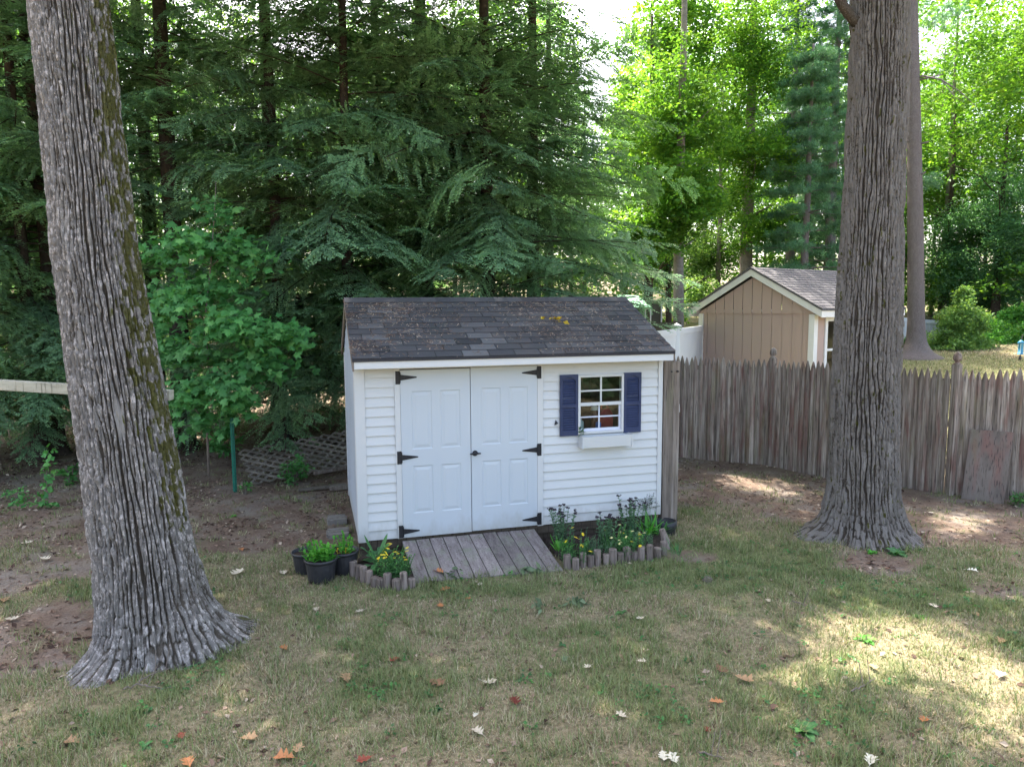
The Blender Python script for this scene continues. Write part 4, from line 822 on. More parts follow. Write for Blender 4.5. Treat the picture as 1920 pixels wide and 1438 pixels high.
def shoots(mb, c, r, n, h, lf, lw, st=9):
    """upright leafy shoots"""
    for q in range(n):
        a = R.uniform(0, 2*PI); k = r*R.random()**.6; p = np.array([c[0]+k*math.cos(a), c[1]+k*math.sin(a), c[2]]); hh = R.uniform(*h); ln = np.array([math.cos(a), math.sin(a)])*R.uniform(.0, .35)
        s = np.linspace(0, 1, 5); path = p+np.stack([ln[0]*hh*s**1.5, ln[1]*hh*s**1.5, hh*s], -1); mb.tube(path, .003, 4, .3, False)
        for e in range(st):
            u = (e+.7)/st; pt = p+np.array([ln[0]*hh*u**1.5, ln[1]*hh*u**1.5, hh*u]); strap(mb, pt, e*2.4+R.uniform(-.4, .4), R.uniform(*lf)*(1.15-.5*u), lw, R.uniform(.1, .8)+.5*u, .35, float(np.clip(.35+.4*u+R.normal(0, .15), 0, 1)), 4)
o, c, r = potted(569, 1078, 'black nursery pot with dark sparse leaves, partly hidden behind the front pot', .15, .23); m = MB(); shoots(m, c, .07, 5, (.10, .17), (.05, .08), .02, 6); obj('leaves', m, MT['bedgreen'], o)
o, c, r = potted(641, 1080, 'black nursery pot with yellowing seedlings beside the log edging', .15, .25); m = MB(); shoots(m, c, .11, 13, (.10, .24), (.05, .09), .024, 8); obj('leaves', m, MT['brightgreen'], o)
m = MB(); shoots(m, c, .08, 4, (.05, .11), (.03, .06), .016, 5); obj('yellow_leaves', m, MT['yleaf'], o)
o, c, r = potted(596, 1097, 'black nursery pot full of bright green seedlings, front of the three pots', .165, .25); m = MB(); shoots(m, c, .14, 26, (.08, .24), (.07, .13), .028, 8); obj('leaves', m, MT['brightgreen'], o)
m = MB(); tufts(m, c+np.array([0, .05, 0]), .05, 6, (.2, .3), (.015, .025)); obj('blades', m, MT['brightgreen'], o)
# ------------------------------------------------------------------ flower beds
def bed(name, pts, zz):
    P = np.array(pts); c = P.mean(0); m = MB(); n = len(P); rg = [0, .35, .7, .92, 1.]; v = []
    for k in rg[1:]:
        for q in P: x, y = c+(q-c)*k; v.append((x, y, zz*(1 if k < .95 else 1)-.06*(k > .95)*2+.03*(fbm(x*6, y*6)-.5)+(.02 if k < .5 else 0)))
    v.append((c[0], c[1], zz+.02)); f = []
    for r_ in range(3):
        for q in range(n): f.append([r_*n+q, (r_+1)*n+q, (r_+1)*n+(q+1) % n, r_*n+(q+1) % n])
    f += [[len(v)-1, q, (q+1) % n] for q in range(n)]
    m.add(v, f); o = struct(name, m, MT['soil'], True); return o
def dens(pts, k=4):
    P = np.array(pts); return [tuple(P[i]+(P[(i+1) % len(P)]-P[i])*j/k) for i in range(len(P)) for j in range(k)]
bed('soil_bed', dens([(.0, -.02), (.47, -.06), (.52, -.90), (.44, -.97), (.15, -.72), (-.08, -.45), (-.05, -.1)]), -.155)
bed('soil_bed', dens([(2.14, -.02), (3.78, -.03), (3.62, -.5), (3.42, -.78), (3.0, -.86), (2.5, -.90), (2.22, -.88), (2.16, -.6)]), -.15)
def border(label, bots, tops, rad_=.043):
    c = gp(*bots[0]); o = thing('log_edging', label, 'garden edging', (c[0], c[1], -.22))
    for (px, py), tpy in zip(bots, tops):
        b = gp(px, py); t = np.dot(b-CAM, FW); h = gd(px, tpy, t)[2]-b[2]; b = b+F0*rad_*.6; m = MB(); r = rad_*R.uniform(.9, 1.12); a = R.random(); tl = R.normal(0, .02, 2)
        zs = np.array([-.12, 0, h-.008, h]); m.tube(np.stack([b[0]+tl[0]*zs, b[1]+tl[1]*zs, b[2]+zs], -1), [r, r, r, r*.86], 14, a); obj('log_stake', m, MT['log'], o)
    return o
border('short log edging around the small flower bed left of the plank ramp',
       [(662, 1079), (671, 1086), (681, 1091), (692, 1096), (702, 1101), (713, 1103), (726, 1104), (743, 1107), (757, 1105), (771, 1102)], [1052, 1060, 1062, 1070, 1082, 1085, 1075, 1086, 1073, 1085])
border('log edging of alternating heights along the flower bed right of the plank ramp',
       [(1065, 1067), (1080, 1069), (1094, 1064), (1108, 1064), (1121, 1062), (1137, 1060), (1150, 1059), (1163, 1057), (1176, 1053), (1190, 1051), (1203, 1051), (1219, 1052), (1233, 1047), (1245, 1042)], [1040, 1047, 1036, 1042, 1031, 1039, 1029, 1036, 1026, 1034, 1025, 1021, 1027, 1015])
m = MB(); a = gp(1251, 1030); m.tube([a-np.array([0, 0, .1]), a+np.array([-.01, .02, .10]), a+np.array([-.05, .05, .24])], [.05, .05, .035], 9, .9); tag(obj('split_log', m, MT['log']), 'pale split log leaning at the right end of the log edging', 'log')
c = gp(1252, 1008); m = MB(); m.lathe([(0, -.02), (.11, -.02), (.13, .10), (.14, .17), (.12, .175), (.11, .12), (0, .11)], 16, (c[0]+.05, c[1]+.15, -.22)); tag(obj('plastic_pot', m, MT['pot'], None, True), 'dark plastic pot at the foot of the double timber post', 'pot')
# plants of the beds
def plant(name, label, x, y, z=-.15, group=None, cat='plant'): return thing(name, label, cat, (x, y, z), group)
def flower(o, p, r, mt, n=8, heart=None):
    m = MB(); tl = R.normal(0, .3, 2)
    for q in range(n):
        a = q*2*PI/n; d = np.array([math.cos(a), math.sin(a), tl[0]*math.cos(a)+tl[1]*math.sin(a)]); s = np.array([-math.sin(a), math.cos(a), 0])*r*.34
        m.add([p, p+d*r*.7+s, p+d*r, p+d*r*.7-s], [[0, 1, 2, 3]])
    m.lathe([(0, -.001), (r*.3, 0), (r*.25, r*.2), (0, r*.25)], 8, p); obj('flower', m, mt, o)
def sedum(label, px, py, pyt, ns, sp):
    c = gp(px, py, -.15); t = np.dot(c-CAM, FW); H = gd(px, pyt, t)[2]+.15; o = plant('sedum_plant', label, c[0], c[1]); lf, st = MB(), MB()
    for q in range(ns):
        a = R.uniform(0, 2*PI); k = sp*R.random()**.5; hh = H*R.uniform(.8, 1.02); p = c+np.array([.5*k*math.cos(a), .5*k*math.sin(a), 0]); e = p+np.array([.7*k*math.cos(a), .7*k*math.sin(a), hh]); st.tube([p, (p+e)/2+np.array([0, 0, .02]), e], .0035, 5, .5)
        for g in range(18):
            u = .06+.86*g/17; strap(lf, p+(e-p)*u, g*2.4+q, R.uniform(.05, .095)*(1.15-.5*u), .026, R.uniform(.2, .8), .3, float(np.clip(R.normal(.5, .2), 0, 1)), 3)
        m = MB()
        for g in range(9):
            b = e+np.array([R.normal(0, .011), R.normal(0, .011), R.uniform(-.004, .012)]); m.lathe([(0, -.008), (.008, -.003), (.009, .003), (0, .009)], 6, b)
        obj('seed_head', m, MT['head'], o)
    obj('stem', st, MT['sedum'], o); obj('leaves', lf, MT['sedum'], o)
sedum('tall sedum with dark heads nearest the plank ramp', 1055, 1022, 950, 15, .15)
sedum('loose sedum with a few dark heads in the middle of the right flower bed', 1133, 1026, 960, 11, .18)
sedum('bushy dark-headed sedum between the middle of the bed and the timber post', 1183, 1004, 934, 17, .17)
def mound(label, px, py, sp, n, h, nf, fr, mt, fmt2=None, name='flowering_plant', fine=(.03, .06), lw=.007):
    c = gp(px, py, -.15); o = plant(name, label, c[0], c[1]); m = MB(); shoots(m, c, sp, n, h, fine, lw, 9); obj('leaves', m, mt, o)
    for q in range(nf):
        a = R.uniform(0, 2*PI); k = sp*1.1*R.random()**.5; flower(o, c+np.array([k*math.cos(a), k*math.sin(a), R.uniform(h[0], h[1]*1.1)]), R.uniform(*fr), MT['yellow'] if (fmt2 is None or R.random() < .5) else fmt2, 8)
mound('yellow flowering plant in the small bed left of the plank ramp', 738, 1078, .17, 60, (.12, .28), 13, (.018, .028), MT['bedgreen'], None, 'flowering_plant', (.04, .08), .016)
mound('small yellow flower plant close to the right side of the ramp', 1078, 1047, .18, 50, (.09, .22), 4, (.022, .03), MT['bedgreen'], None, 'flowering_plant', (.04, .08), .010)
mound('cream and yellow flowering plant in the front middle of the right bed', 1166, 1030, .25, 90, (.08, .22), 18, (.016, .026), MT['bedgreen'], MT['cream'], 'flowering_plant', (.04, .08), .011)
mound('thin yellow-flowered plant behind the small one by the ramp', 1092, 1028, .13, 12, (.10, .24), 3, (.015, .022), MT['sedum'])
mound('feathery low plant filling the right bed beside the cream flowers', 1120, 1040, .2, 50, (.06, .2), 0, (.01, .02), MT['sedum'])
mound('fine green plant at the right of the cream flowers', 1195, 1018, .18, 40, (.06, .18), 1, (.014, .02), MT['sedum'], MT['orange'])
def lily(label, px, py, n, L, mt, w=(.014, .024), sp=.05, rise=(.5, 1.3)):
    c = gp(px, py, -.15); o = plant('strap_leaf_plant', label, c[0], c[1]); m = MB(); tufts(m, c, sp, n, L, w, rise); obj('leaves', m, mt, o)
lily('bright green strap-leaved plant between the sedum and the timber post', 1212, 1002, 26, (.18, .34), MT['brightgreen'], (.02, .034))
lily('dark green grassy plant at the base of the timber post', 1232, 1000, 44, (.2, .4), MT['bedgreen'], sp=.10)
lily('bright young plant at the foot of the sedum beside the ramp', 1050, 1032, 22, (.14, .26), MT['brightgreen'], (.018, .03))
lily('pale grass tuft outside the right end of the log edging', 1272, 1042, 26, (.12, .28), MT['bedgreen'], (.007, .012), .07, (.3, 1.2))
c = gp(1213, 990, -.15); t = np.dot(c-CAM, FW); H = gd(1213, 925, t)[2]+.15; o = plant('wispy_plant', 'thin airy plant with tiny buds against the white siding near the post', c[0], c[1]); m, b = MB(), MB()
for q in range(7):
    a = R.uniform(0, 2*PI); e = c+np.array([.05*math.cos(a), .04*math.sin(a), H*R.uniform(.5, .7)]); m.tube([c, (c+e)/2, e], .002, 4, .5)
    for g in range(6):
        f = e+np.array([R.normal(0, .08), R.normal(0, .04), R.uniform(.02, .16)]); m.tube([e, (e+f)/2+np.array([0, 0, .01]), f], .0012, 3, .5)
        for k in range(4): b.lathe([(0, -.006), (.006, 0), (0, .006)], 5, e+(f-e)*R.uniform(.4, 1)+R.normal(0, .006, 3))
obj('stem', m, MT['sedum'], o); obj('buds', b, MT['head'], o)
# hosta
c = gp(706, 1060, -.15); o = plant('hosta_plant', 'broad-leaved hosta with one yellowed leaf beside the white door hinge', c[0], c[1]); m, y = MB(), MB()
def blade(mb, p, az, L, w, st, rise, droop, rnd):
    e = np.array(p)+np.array([math.cos(az)*st*math.cos(rise), math.sin(az)*st*math.cos(rise), st*math.sin(rise)]); mb.tube([p, (np.array(p)+e)/2+np.array([0, 0, .02]), e], .004, 5, .4); strap(mb, e, az, L, w, rise*.75, droop, rnd, 7)
for q in range(15): blade(m, c+R.normal(0, .02, 3)*np.array([1, 1, 0]), q*2.4+R.uniform(-.3, .3), R.uniform(.16, .26), R.uniform(.06, .10), R.uniform(.06, .16), R.uniform(.3, 1.25), R.uniform(.2, .7), R.uniform(.1, .7))
blade(m, c, 2.6, .24, .05, .14, 1.35, .02, .3); blade(m, c, .6, .24, .06, .14, 1.25, .02, .4); blade(m, c, 1.0, .16, .08, .14, 1.1, .6, .1); blade(y, c, .35, .17, .085, .19, 1.05, .45, .5)
obj('leaves', m, MT['bedgreen'], o); obj('yellow_leaf', y, MT['yleaf'], o)
# ------------------------------------------------------------------ low shrubs on the left, vines
def bush(name, label, px, py, rx, ry, rz, n, size, mt, z=None, cat='shrub', nstem=5):
    b = gp(px, py); zg = float(gh(b[0], b[1])); o = thing(name, label, cat, (b[0], b[1], zg)); m = MB(); p, t_, _ = crown_points((b[0], b[1], zg+rz*1.02), (rx, ry, rz), max(6, n//14), 14, .09, .2, .7); add_leaves(m, p, R.uniform(size*.7, size*1.2, len(p)), t_, wr=.6); obj('leaves', m, mt, o)
    s = MB()
    for q in range(nstem): e = np.array([b[0]+R.uniform(-rx, rx)*.6, b[1]+R.uniform(-ry, ry)*.6, zg+rz*1.6]); s.tube([(b[0], b[1], zg-.05), (np.array([b[0], b[1], zg])+e)/2+R.normal(0, .02, 3), e], .006, 4, .5)
    obj('stem', s, MT['twig'], o); return o
bush('leafy_bush', 'small round green bush in front of the lattice panel', 553, 908, .28, .25, .24, 420, .075, MT['maple'])
bush('leafy_bush', 'tiny weed bush at the left foot of the lattice panel', 461, 927, .10, .1, .13, 60, .06, MT['maple'])
bush('leafy_bush', 'shaded bush of broad leaves behind the green metal stake', 425, 862, .42, .4, .45, 420, .12, MT['maple'])
bush('leafy_bush', 'low patch of weeds on the dirt at the left edge', 28, 940, .35, .2, .10, 140, .06, MT['maple'])
bush('leafy_bush', 'small green weed at the foot of the picket fence by the plywood sheet', 1906, 948, .16, .14, .14, 160, .06, MT['bedgreen'])
bush('leafy_bush', 'small sapling with heart-shaped leaves just left of the leaning oak trunk', 133, 908, .16, .15, .20, 40, .12, MT['maple'])
o = thing('climbing_vine', 'heart-leaved vine hanging down before the dark tree stump at the left', 'vine', gp(88, 945)); m = MB(); s = MB()
b = gp(88, 945); t = np.dot(b-CAM, FW); path = [gd(px, py, t-.15) for px, py in ((93, 850), (90, 870), (87, 890), (88, 910), (82, 928), (86, 942))]; s.tube(path, .005, 4, .5)
pp = np.concatenate([np.array(path)[:, None]+R.normal(0, .045, (6, 12, 3))]).reshape(-1, 3); add_leaves(m, pp, R.uniform(.06, .11, len(pp)), R.random(len(pp)), flat=.3, wr=.8)
g_ = np.array([gd(px, 945-3*math.sin(px), t-.3) for px in R.uniform(18, 105, 46)]); g_[:, 2] = np.maximum(g_[:, 2], -.18); add_leaves(m, g_, R.uniform(.06, .10, len(g_)), R.random(len(g_)), wr=.8); obj('leaves', m, MT['maple'], o); obj('stem', s, MT['twig'], o)
# ------------------------------------------------------------------ stuff: litter on the dirt, weeds in the lawn
n = 120000; t = 4+20*R.random(n)**1.3; l = R.uniform(-.85, .85, n)*t; x = CAM[0]+R0[0]*l+F0[0]*t; y = CAM[1]+R0[1]*l+F0[1]*t; k = (R.random(n) < np.maximum(.10, dirt(x, y)**1.5)*(.25+.75*sst(.4, .65, fbm(x*1.2, y*1.2, 8.)))*np.where(y > 1.5, 1.3, .55)) & (fdist(x, y) < .4) & ~((x > -.05) & (x < 3.8) & (y > -.05) & (y < 2.4)); x, y = x[k], y[k]
m = MB(); add_leaves(m, np.stack([x, y, gh(x, y)+.006], -1), R.uniform(.02, .075, len(x)), R.random(len(x)), flat=2.2, droop=-.05); o = obj('leaf_litter', m, MT['litter']); o['kind'] = 'stuff'; o['label'] = 'dead leaf litter on the bare dirt'
n = 5200; t = R.uniform(3.6, 12, n); l = R.uniform(-.8, .8, n)*t; x = CAM[0]+R0[0]*l+F0[0]*t; y = CAM[1]+R0[1]*l+F0[1]*t; k = (R.random(n) < .02+.5*green(x, y)**2) & (dirt(x, y) < .5) & ~((x > 0) & (x < 3.8) & (y > -.1)) & ~((x > -.1) & (x < 3.5) & (y > -.85)); x, y = x[k], y[k]; n = len(x)
pc = np.stack([x, y, gh(x, y)+.02], -1)[:, None]+R.normal(0, .03, (n, 9, 3))*np.array([1, 1, .3]); m = MB(); add_leaves(m, pc.reshape(-1, 3), R.uniform(.018, .042, n*9), np.repeat(R.uniform(.1, .7, n), 9)+R.normal(0, .1, n*9), flat=1.5, wr=.75); o = obj('lawn_weeds', m, MT['bedgreen']); o['kind'] = 'stuff'; o['label'] = 'small broad-leaved weeds in the lawn'
def rosette(label, px, py, r, n, mt):
    c = gp(px, py); c[2] = float(gh(c[0], c[1])); m = MB()
    for q in range(n): strap(m, c, q*2.4+R.uniform(-.3, .3), r*R.uniform(.7, 1.1), r*.34, R.uniform(.15, .8), .45, R.uniform(.1, .8), 5)
    tag(obj('lawn_weed', m, MT[mt]), label, 'weed')
rosette('large dark broad-leaved weed in the lawn at the lower right', 1508, 1370, .17, 13, 'bedgreen'); rosette('small blue-green weed in the middle of the lower lawn', 814, 1332, .08, 9, 'bedgreen'); rosette('small weed in the grass near the bottom left corner', 270, 1400, .09, 9, 'bedgreen')
rosette('bright green sprout growing on the root of the leaning oak', 199, 1259, .07, 10, 'brightgreen'); rosette('bright weed at the foot of the straight oak, left of centre', 1635, 1036, .11, 14, 'brightgreen'); rosette('grassy weed clump at the foot of the straight oak, right of centre', 1680, 1038, .19, 26, 'bedgreen'); rosette('single weed in the lit grass patch at the right', 1622, 1200, .13, 11, 'brightgreen'); rosette('small weed on the bare dirt behind the leaning oak', 437, 968, .09, 9, 'brightgreen'); rosette('weed beside the lit grass patch near its upper edge', 1725, 1158, .11, 10, 'brightgreen'); rosette('weed below the right log edging in the greener grass', 1165, 1150, .10, 9, 'bedgreen')
# wilted sprigs, twigs, cone
def sprig(label, px, py, r, n):
    c = gp(px, py); c[2] = float(gh(c[0], c[1]))+.02; m = MB(); a0 = R.uniform(0, PI); p = c+np.stack([R.normal(0, r*.5, n), R.normal(0, r*.3, n), np.abs(R.normal(0, .03, n))], -1); add_leaves(m, p, R.uniform(.07, .13, n), R.random(n), flat=.7, wr=.5); m.tube([c-np.array([math.cos(a0)*r, math.sin(a0)*r, 0]), c, c+np.array([math.cos(a0)*r*.6, math.sin(a0)*r*.6, .02])], .004, 4, .1); tag(obj('leaf_sprig', m, MT['l_green']), label, 'sprig')
sprig('wilted grey-green leaf sprig at the lower left edge of the plank ramp', 848, 1082, .13, 14); sprig('wilted pale green leaf sprig at the lower right part of the plank ramp', 997, 1074, .13, 18); sprig('wilted leaf sprig on the grass below the right log edging', 1078, 1133, .16, 16); sprig('small pale sprig on the grass below the right side of the ramp', 1012, 1146, .09, 7)
def twig(label, pts, r=.006):
    P = np.array([gp(*q) for q in pts]); P[:, 2] = gh(P[:, 0], P[:, 1])+.025; m = MB(); q = np.linspace(0, 1, len(P)*4); PP = np.stack([np.interp(q*(len(P)-1), np.arange(len(P)), P[:, k]) for k in range(3)], -1)+R.normal(0, .004, (len(P)*4, 3)); m.tube(PP, r*np.linspace(1.1, .5, len(PP)), 5, .5)
    for e in (5, 8):
        if e < len(PP)-2: v = PP[e+1]-PP[e]; s = np.array([-v[1], v[0], .1]); m.tube([PP[e], PP[e]+v*1.5+s*1.6], r*.5, 4, .4)
    tag(obj('fallen_twig', m, MT['twig']), label, 'twig')
twig('thin curved twig in the grass just right of the leaning oak roots, upper of two', [(262, 1280), (295, 1263), (332, 1254)]); twig('dark twig in the grass below the leaning oak roots, lower of two', [(234, 1294), (262, 1286), (290, 1293), (322, 1293)]); twig('forked dark twig below the tan leaf in the lit grass', [(1596, 1303), (1620, 1293), (1640, 1277)]); twig('thin twig at the bottom edge of the lower right lawn', [(1312, 1416), (1335, 1420), (1357, 1428)]); twig('pale stick in the grass left of the lit patch', [(1486, 1134), (1513, 1141)], .008); twig('long thin twig in the lit grass at the right', [(1752, 1228), (1775, 1240), (1800, 1260)], .004)
c = gp(1324, 1092); m = MB(); zc = float(gh(c[0], c[1]))+.03
for q in range(40): a = q*2.4; u = q/39; r = .032*math.sin(PI*(.12+.8*u)); p = np.array([c[0]+(u-.5)*.09, c[1]+r*math.cos(a), zc+r*math.sin(a)]); m.add([p, p+np.array([.02, .006*math.cos(a)+.008*math.sin(a), .006*math.sin(a)-.008*math.cos(a)]), p+np.array([.026, .014*math.cos(a), .014*math.sin(a)]), p+np.array([.02, .006*math.cos(a)-.008*math.sin(a), .006*math.sin(a)+.008*math.cos(a)])], [[0, 1, 2, 3]], .5)
tag(obj('pine_cone', m, MT['twig']), 'small dark pine cone in the grass left of the straight oak', 'cone')
# ------------------------------------------------------------------ fallen leaves, one by one
LOBES = [(0, 0), (.12, .07), (.24, .26), (.33, .12), (.44, .36), (.50, .32), (.57, .14), (.72, .33), (.80, .24), (.84, .11), (1., 0)]
def oakleaf(px, py, L, mt, label):
    c = gp(px, py); c[2] = float(gh(c[0], c[1]))+.022+(.03 if 'ramp edge' in label else 0); m = MB(); v = []; a = R.uniform(0, 2*PI); cu, tw, fo = R.uniform(-.5, 1.2), R.uniform(-.5, .5), R.uniform(.1, .9)
    up = [(u, w*R.uniform(.8, 1.2)) for u, w in LOBES]; dn = [(u+R.uniform(-.02, .02), -w*R.uniform(.8, 1.2)) for u, w in LOBES[1:-1]]
    mid = [(u, 0) for u, _ in LOBES]; ca, sa = math.cos(a), math.sin(a)
    def P(u, w): x = (u-.5)*L; z = L*(cu*.5*(u-.5)**2+fo*abs(w)**1.3*.9+tw*w*(u-.5)); return (c[0]+ca*x-sa*w*L, c[1]+sa*x+ca*w*L, c[2]+z)
    n = len(LOBES); v = [P(*q) for q in mid]+[P(*q) for q in up[1:-1]]+[P(*q) for q in dn]; k1, k2 = n, n+n-2; f = []
    for i in range(n-1):
        for k, rev in ((k1, 0), (k2, 1)):
            A = k+i-1 if i > 0 else None; B = k+i if i < n-2 else None; q = [i, i+1]+([B] if B is not None else [])+([A] if A is not None else []); f.append(q[::-1] if rev else q)
    m.add(v, f, R.random()); m.tube([P(0, 0), P(-.2, .02)], .0016, 4, .3)
    o = obj('fallen_leaf', m, MT['l_'+mt]); tag(o, label, 'leaf', 'dry leaves fallen on the ground')
T = [(532,1220,.10,'orange','orange dry leaf on the lawn right of the leaning oak roots'), (650,1273,.15,'tan','long tan leaf in the grass below the left flower bed'), (135,1396,.13,'tan','tan leaf in the grass at the lower left corner'), (467,1391,.12,'tan','tan leaf on the lower lawn left of the leaf cluster'), (533,1427,.15,'orange','largest orange leaf of the cluster at the bottom edge'), (560,1410,.12,'tan','pale upper leaf of the cluster at the bottom edge'), (352,1432,.12,'orange','orange-brown leaf cut by the bottom edge at the left'), (340,1383,.09,'red','small reddish leaf left of the pair on the lower lawn'), (85,1052,.15,'pale','pale leaf on the dirt left of the leaning oak trunk'), (50,1021,.15,'pale','pale leaf farthest back on the dirt left of the leaning oak'), (23,1165,.13,'pale','pale leaf at the left edge on the dirt'), (10,1128,.13,'tan','tan leaf at the left edge above the pale one'), (445,1077,.20,'pale','large curled pale leaf between the leaning oak and the pots'), (530,1076,.13,'pale','flat pale leaf left of the front flower pot'), (593,1145,.10,'pale','pale leaf on the grass below the flower pots'), (420,1183,.10,'tan','small tan leaf against the right root of the leaning oak'), (453,1033,.10,'orange','orange-brown leaf on the dirt behind the leaning oak'), (822,1079,.15,'orange','orange leaf resting on the lower ramp edge'), (835,1108,.13,'orange','orange star-shaped leaf on the grass just below the ramp'), (878,1127,.07,'orange','small orange leaf below the ramp, right of the star-shaped one'), (826,1140,.10,'orange','orange leaf on the grass below the star-shaped leaf'), (675,1148,.10,'pale','pale leaf on the grass below the left log edging'), (740,1237,.10,'red','dark red leaf in the middle left of the lawn'), (918,1282,.12,'pale','pale curled leaf in the middle of the lower lawn'), (820,1283,.16,'brown','brown curled leaf left of the pale leaf in the lower lawn'), (965,1320,.12,'red','red leaf in the lower middle of the lawn'), (1100,1255,.09,'pale','pale leaf in the lawn right of centre'), (1203,1246,.08,'pale','small pale leaf right of the centre of the lawn'), (1058,1240,.10,'green','yellow-green leaf in the lawn right of centre'), (895,1378,.11,'pale','pale leaf on the lower lawn near the bottom middle'), (1243,1424,.11,'white','whitish leaf at the bottom edge, left one of a pair'), (1262,1428,.12,'white','whitish leaf at the bottom edge, right one of a pair'), (1200,1164,.09,'pale','pale leaf on the lawn below the right flower bed'), (683,1431,.11,'red','dark red leaf at the bottom edge left of the middle'), (1110,1058,.11,'tan','tan leaf leaning against the right log edging'), (900,1098,.09,'pale','pale leaf on the grass under the ramp middle'), (1165,1347,.10,'pale','pale leaf in the lower lawn near the right weeds'), (892,1345,.06,'white','tiny whitish leaf above the bottom middle leaf'), (1353,1262,.14,'brown','curled brown leaf on the right lawn, upper left of a pair'), (1395,1279,.16,'tan','wide tan leaf on the right lawn beside the curled brown one'), (1637,1256,.10,'tan','tan leaf standing in the lit grass patch'), (1343,1322,.11,'orange','orange leaf on the right lawn below the tan pair'), (1823,1075,.12,'white','whitish leaf on the dirt right of the straight oak'), (1827,1155,.11,'tan','pinkish tan leaf at the upper right border of the lit grass'), (1877,1204,.13,'tan','tan leaf at the right border of the lit grass'), (1733,1356,.09,'orange','small orange leaf on the lower right lawn'), (1633,1430,.13,'white','whitish leaf at the bottom edge of the right lawn'), (1750,1138,.11,'pale','pale leaf above the lit grass patch'), (1875,1270,.12,'pale','pale leaf within the lit grass at the right edge'), (1325,1373,.09,'red','dark red leaf near the bottom of the right lawn'), (1440,1132,.08,'pale','pale leaf on the lawn left of the pale stick'), (715,1098,.08,'tan','tan leaf at the foot of the left log edging'), (1590,985,.08,'white','whitish leaf scrap on the dirt left of the straight oak'), (1745,965,.08,'white','whitish leaf scrap on the dirt right of the straight oak trunk')]
for q in T: oakleaf(*q)
# ------------------------------------------------------------------ hemlocks
def hem_branch(L, sp, tw, wid):
    """one bough along +x as a flat drooping spray: arrays of needle twigs (kites)"""
    base, tip, sd, rn = [], [], [], []
    xs_ = np.arange(.07*L, L, sp)
    for x in xs_:
        for side in (-1, 1):
            if R.random() < .2: continue
            u = x/L; l = L*.32*(min(1, u/.22))*(1-u)**.65*R.uniform(.5, 1.25)+.10; ang = rad(R.uniform(30, 75))*side; dz = R.uniform(-.50, .06)
            d = np.array([math.cos(ang), math.sin(ang), dz]); s = np.arange(.02, l, sp*.5)
            if len(s) == 0: continue
            p = np.array([x, 0, 0])+d*s[:, None]+np.stack([0*s, 0*s, -.28*s**2], -1); p[:, 2] += R.normal(0, .012)
            for ss in (-1, 1):
                a2 = ang+ss*np.radians(R.uniform(32, 60, len(s))); ll = tw*(1-.55*s/(l+.05))*R.uniform(.7, 1.25, len(s))
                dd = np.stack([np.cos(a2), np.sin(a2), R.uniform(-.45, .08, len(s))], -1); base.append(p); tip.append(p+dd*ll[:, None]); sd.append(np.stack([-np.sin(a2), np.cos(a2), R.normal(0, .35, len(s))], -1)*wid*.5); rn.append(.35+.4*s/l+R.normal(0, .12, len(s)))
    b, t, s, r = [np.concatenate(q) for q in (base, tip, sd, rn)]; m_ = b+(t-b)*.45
    v = np.stack([b, m_+s, t, m_-s], 1); v[..., 2] += -.065*v[..., 0]**2
    return v.reshape(-1, 3), np.repeat(r, 4), L
HB = [hem_branch(3.1, .066, .078, .025), hem_branch(2.4, .062, .075, .024), hem_branch(1.6, .060, .072, .023), hem_branch(2.8, .066, .078, .025), hem_branch(2.1, .062, .075, .024)]
HC = [hem_branch(2.6, .17, .20, .06), hem_branch(1.6, .15, .18, .06)]
def hemlock_meshes(H, zlow, Lmax, fine=9.0, step=.076, rt=.17):
    cb, tb_ = MB(), MB(); zz = np.array([-.3, 0, .15, .4, 1, 2, 4, 6, 9, 12, H]); tb_.tube(np.stack([.04*np.sin(zz), .03*np.cos(zz*.8), zz], -1), rt*(1-.85*zz/H)*(1+.8*np.exp(-np.maximum(zz, 0)/.2)), 10, .5)
    z = zlow; az = R.uniform(0, 6)
    while z < H-.2:
        az += 2.4+R.uniform(-.5, .5); L = Lmax*min(1, ((H-z)/(H*.62)))**.85*R.uniform(.62, 1.12)
        if L < .25: break
        T_ = HB if z < fine else HC; L0s = [abs(q[2]-L) for q in T_]; v, r, L0 = T_[int(np.argmin(L0s))] if R.random() < .7 else T_[R.integers(len(T_))]
        k = L/L0; v = v*np.array([k, max(.75, k)*R.choice([-1, 1]), 1.]); pt = R.uniform(-.3, .25)+.02*(z-5); ro = R.normal(0, .38)
        y_, z_ = v[:, 1]*math.cos(ro)-v[:, 2]*math.sin(ro), v[:, 1]*math.sin(ro)+v[:, 2]*math.cos(ro)
        x_, z_ = v[:, 0]*math.cos(pt)-z_*math.sin(pt), v[:, 0]*math.sin(pt)+z_*math.cos(pt); x_ = x_+.05
        p = np.stack([x_*math.cos(az)-y_*math.sin(az), x_*math.sin(az)+y_*math.cos(az), z_+z], -1)
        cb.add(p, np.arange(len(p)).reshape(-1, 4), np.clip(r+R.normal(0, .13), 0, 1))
        if z < fine:
            s = np.linspace(0, .8*L, 6); q = np.stack([s, 0*s, -.075*(s/k)**2], -1); xx, z2 = q[:, 0]*math.cos(pt)-q[:, 2]*math.sin(pt), q[:, 0]*math.sin(pt)+q[:, 2]*math.cos(pt)
            tb_.tube(np.stack([xx*math.cos(az), xx*math.sin(az), z2+z], -1), .016*(L/3)*(1-.8*np.linspace(0, 1, 6))+.002, 4, .5, False)
        z += step*R.uniform(.6, 1.4)*(1 if z < fine else 3.0)
    return cb.mesh('hemlock_crown'), tb_.mesh('hemlock_trunk', True)
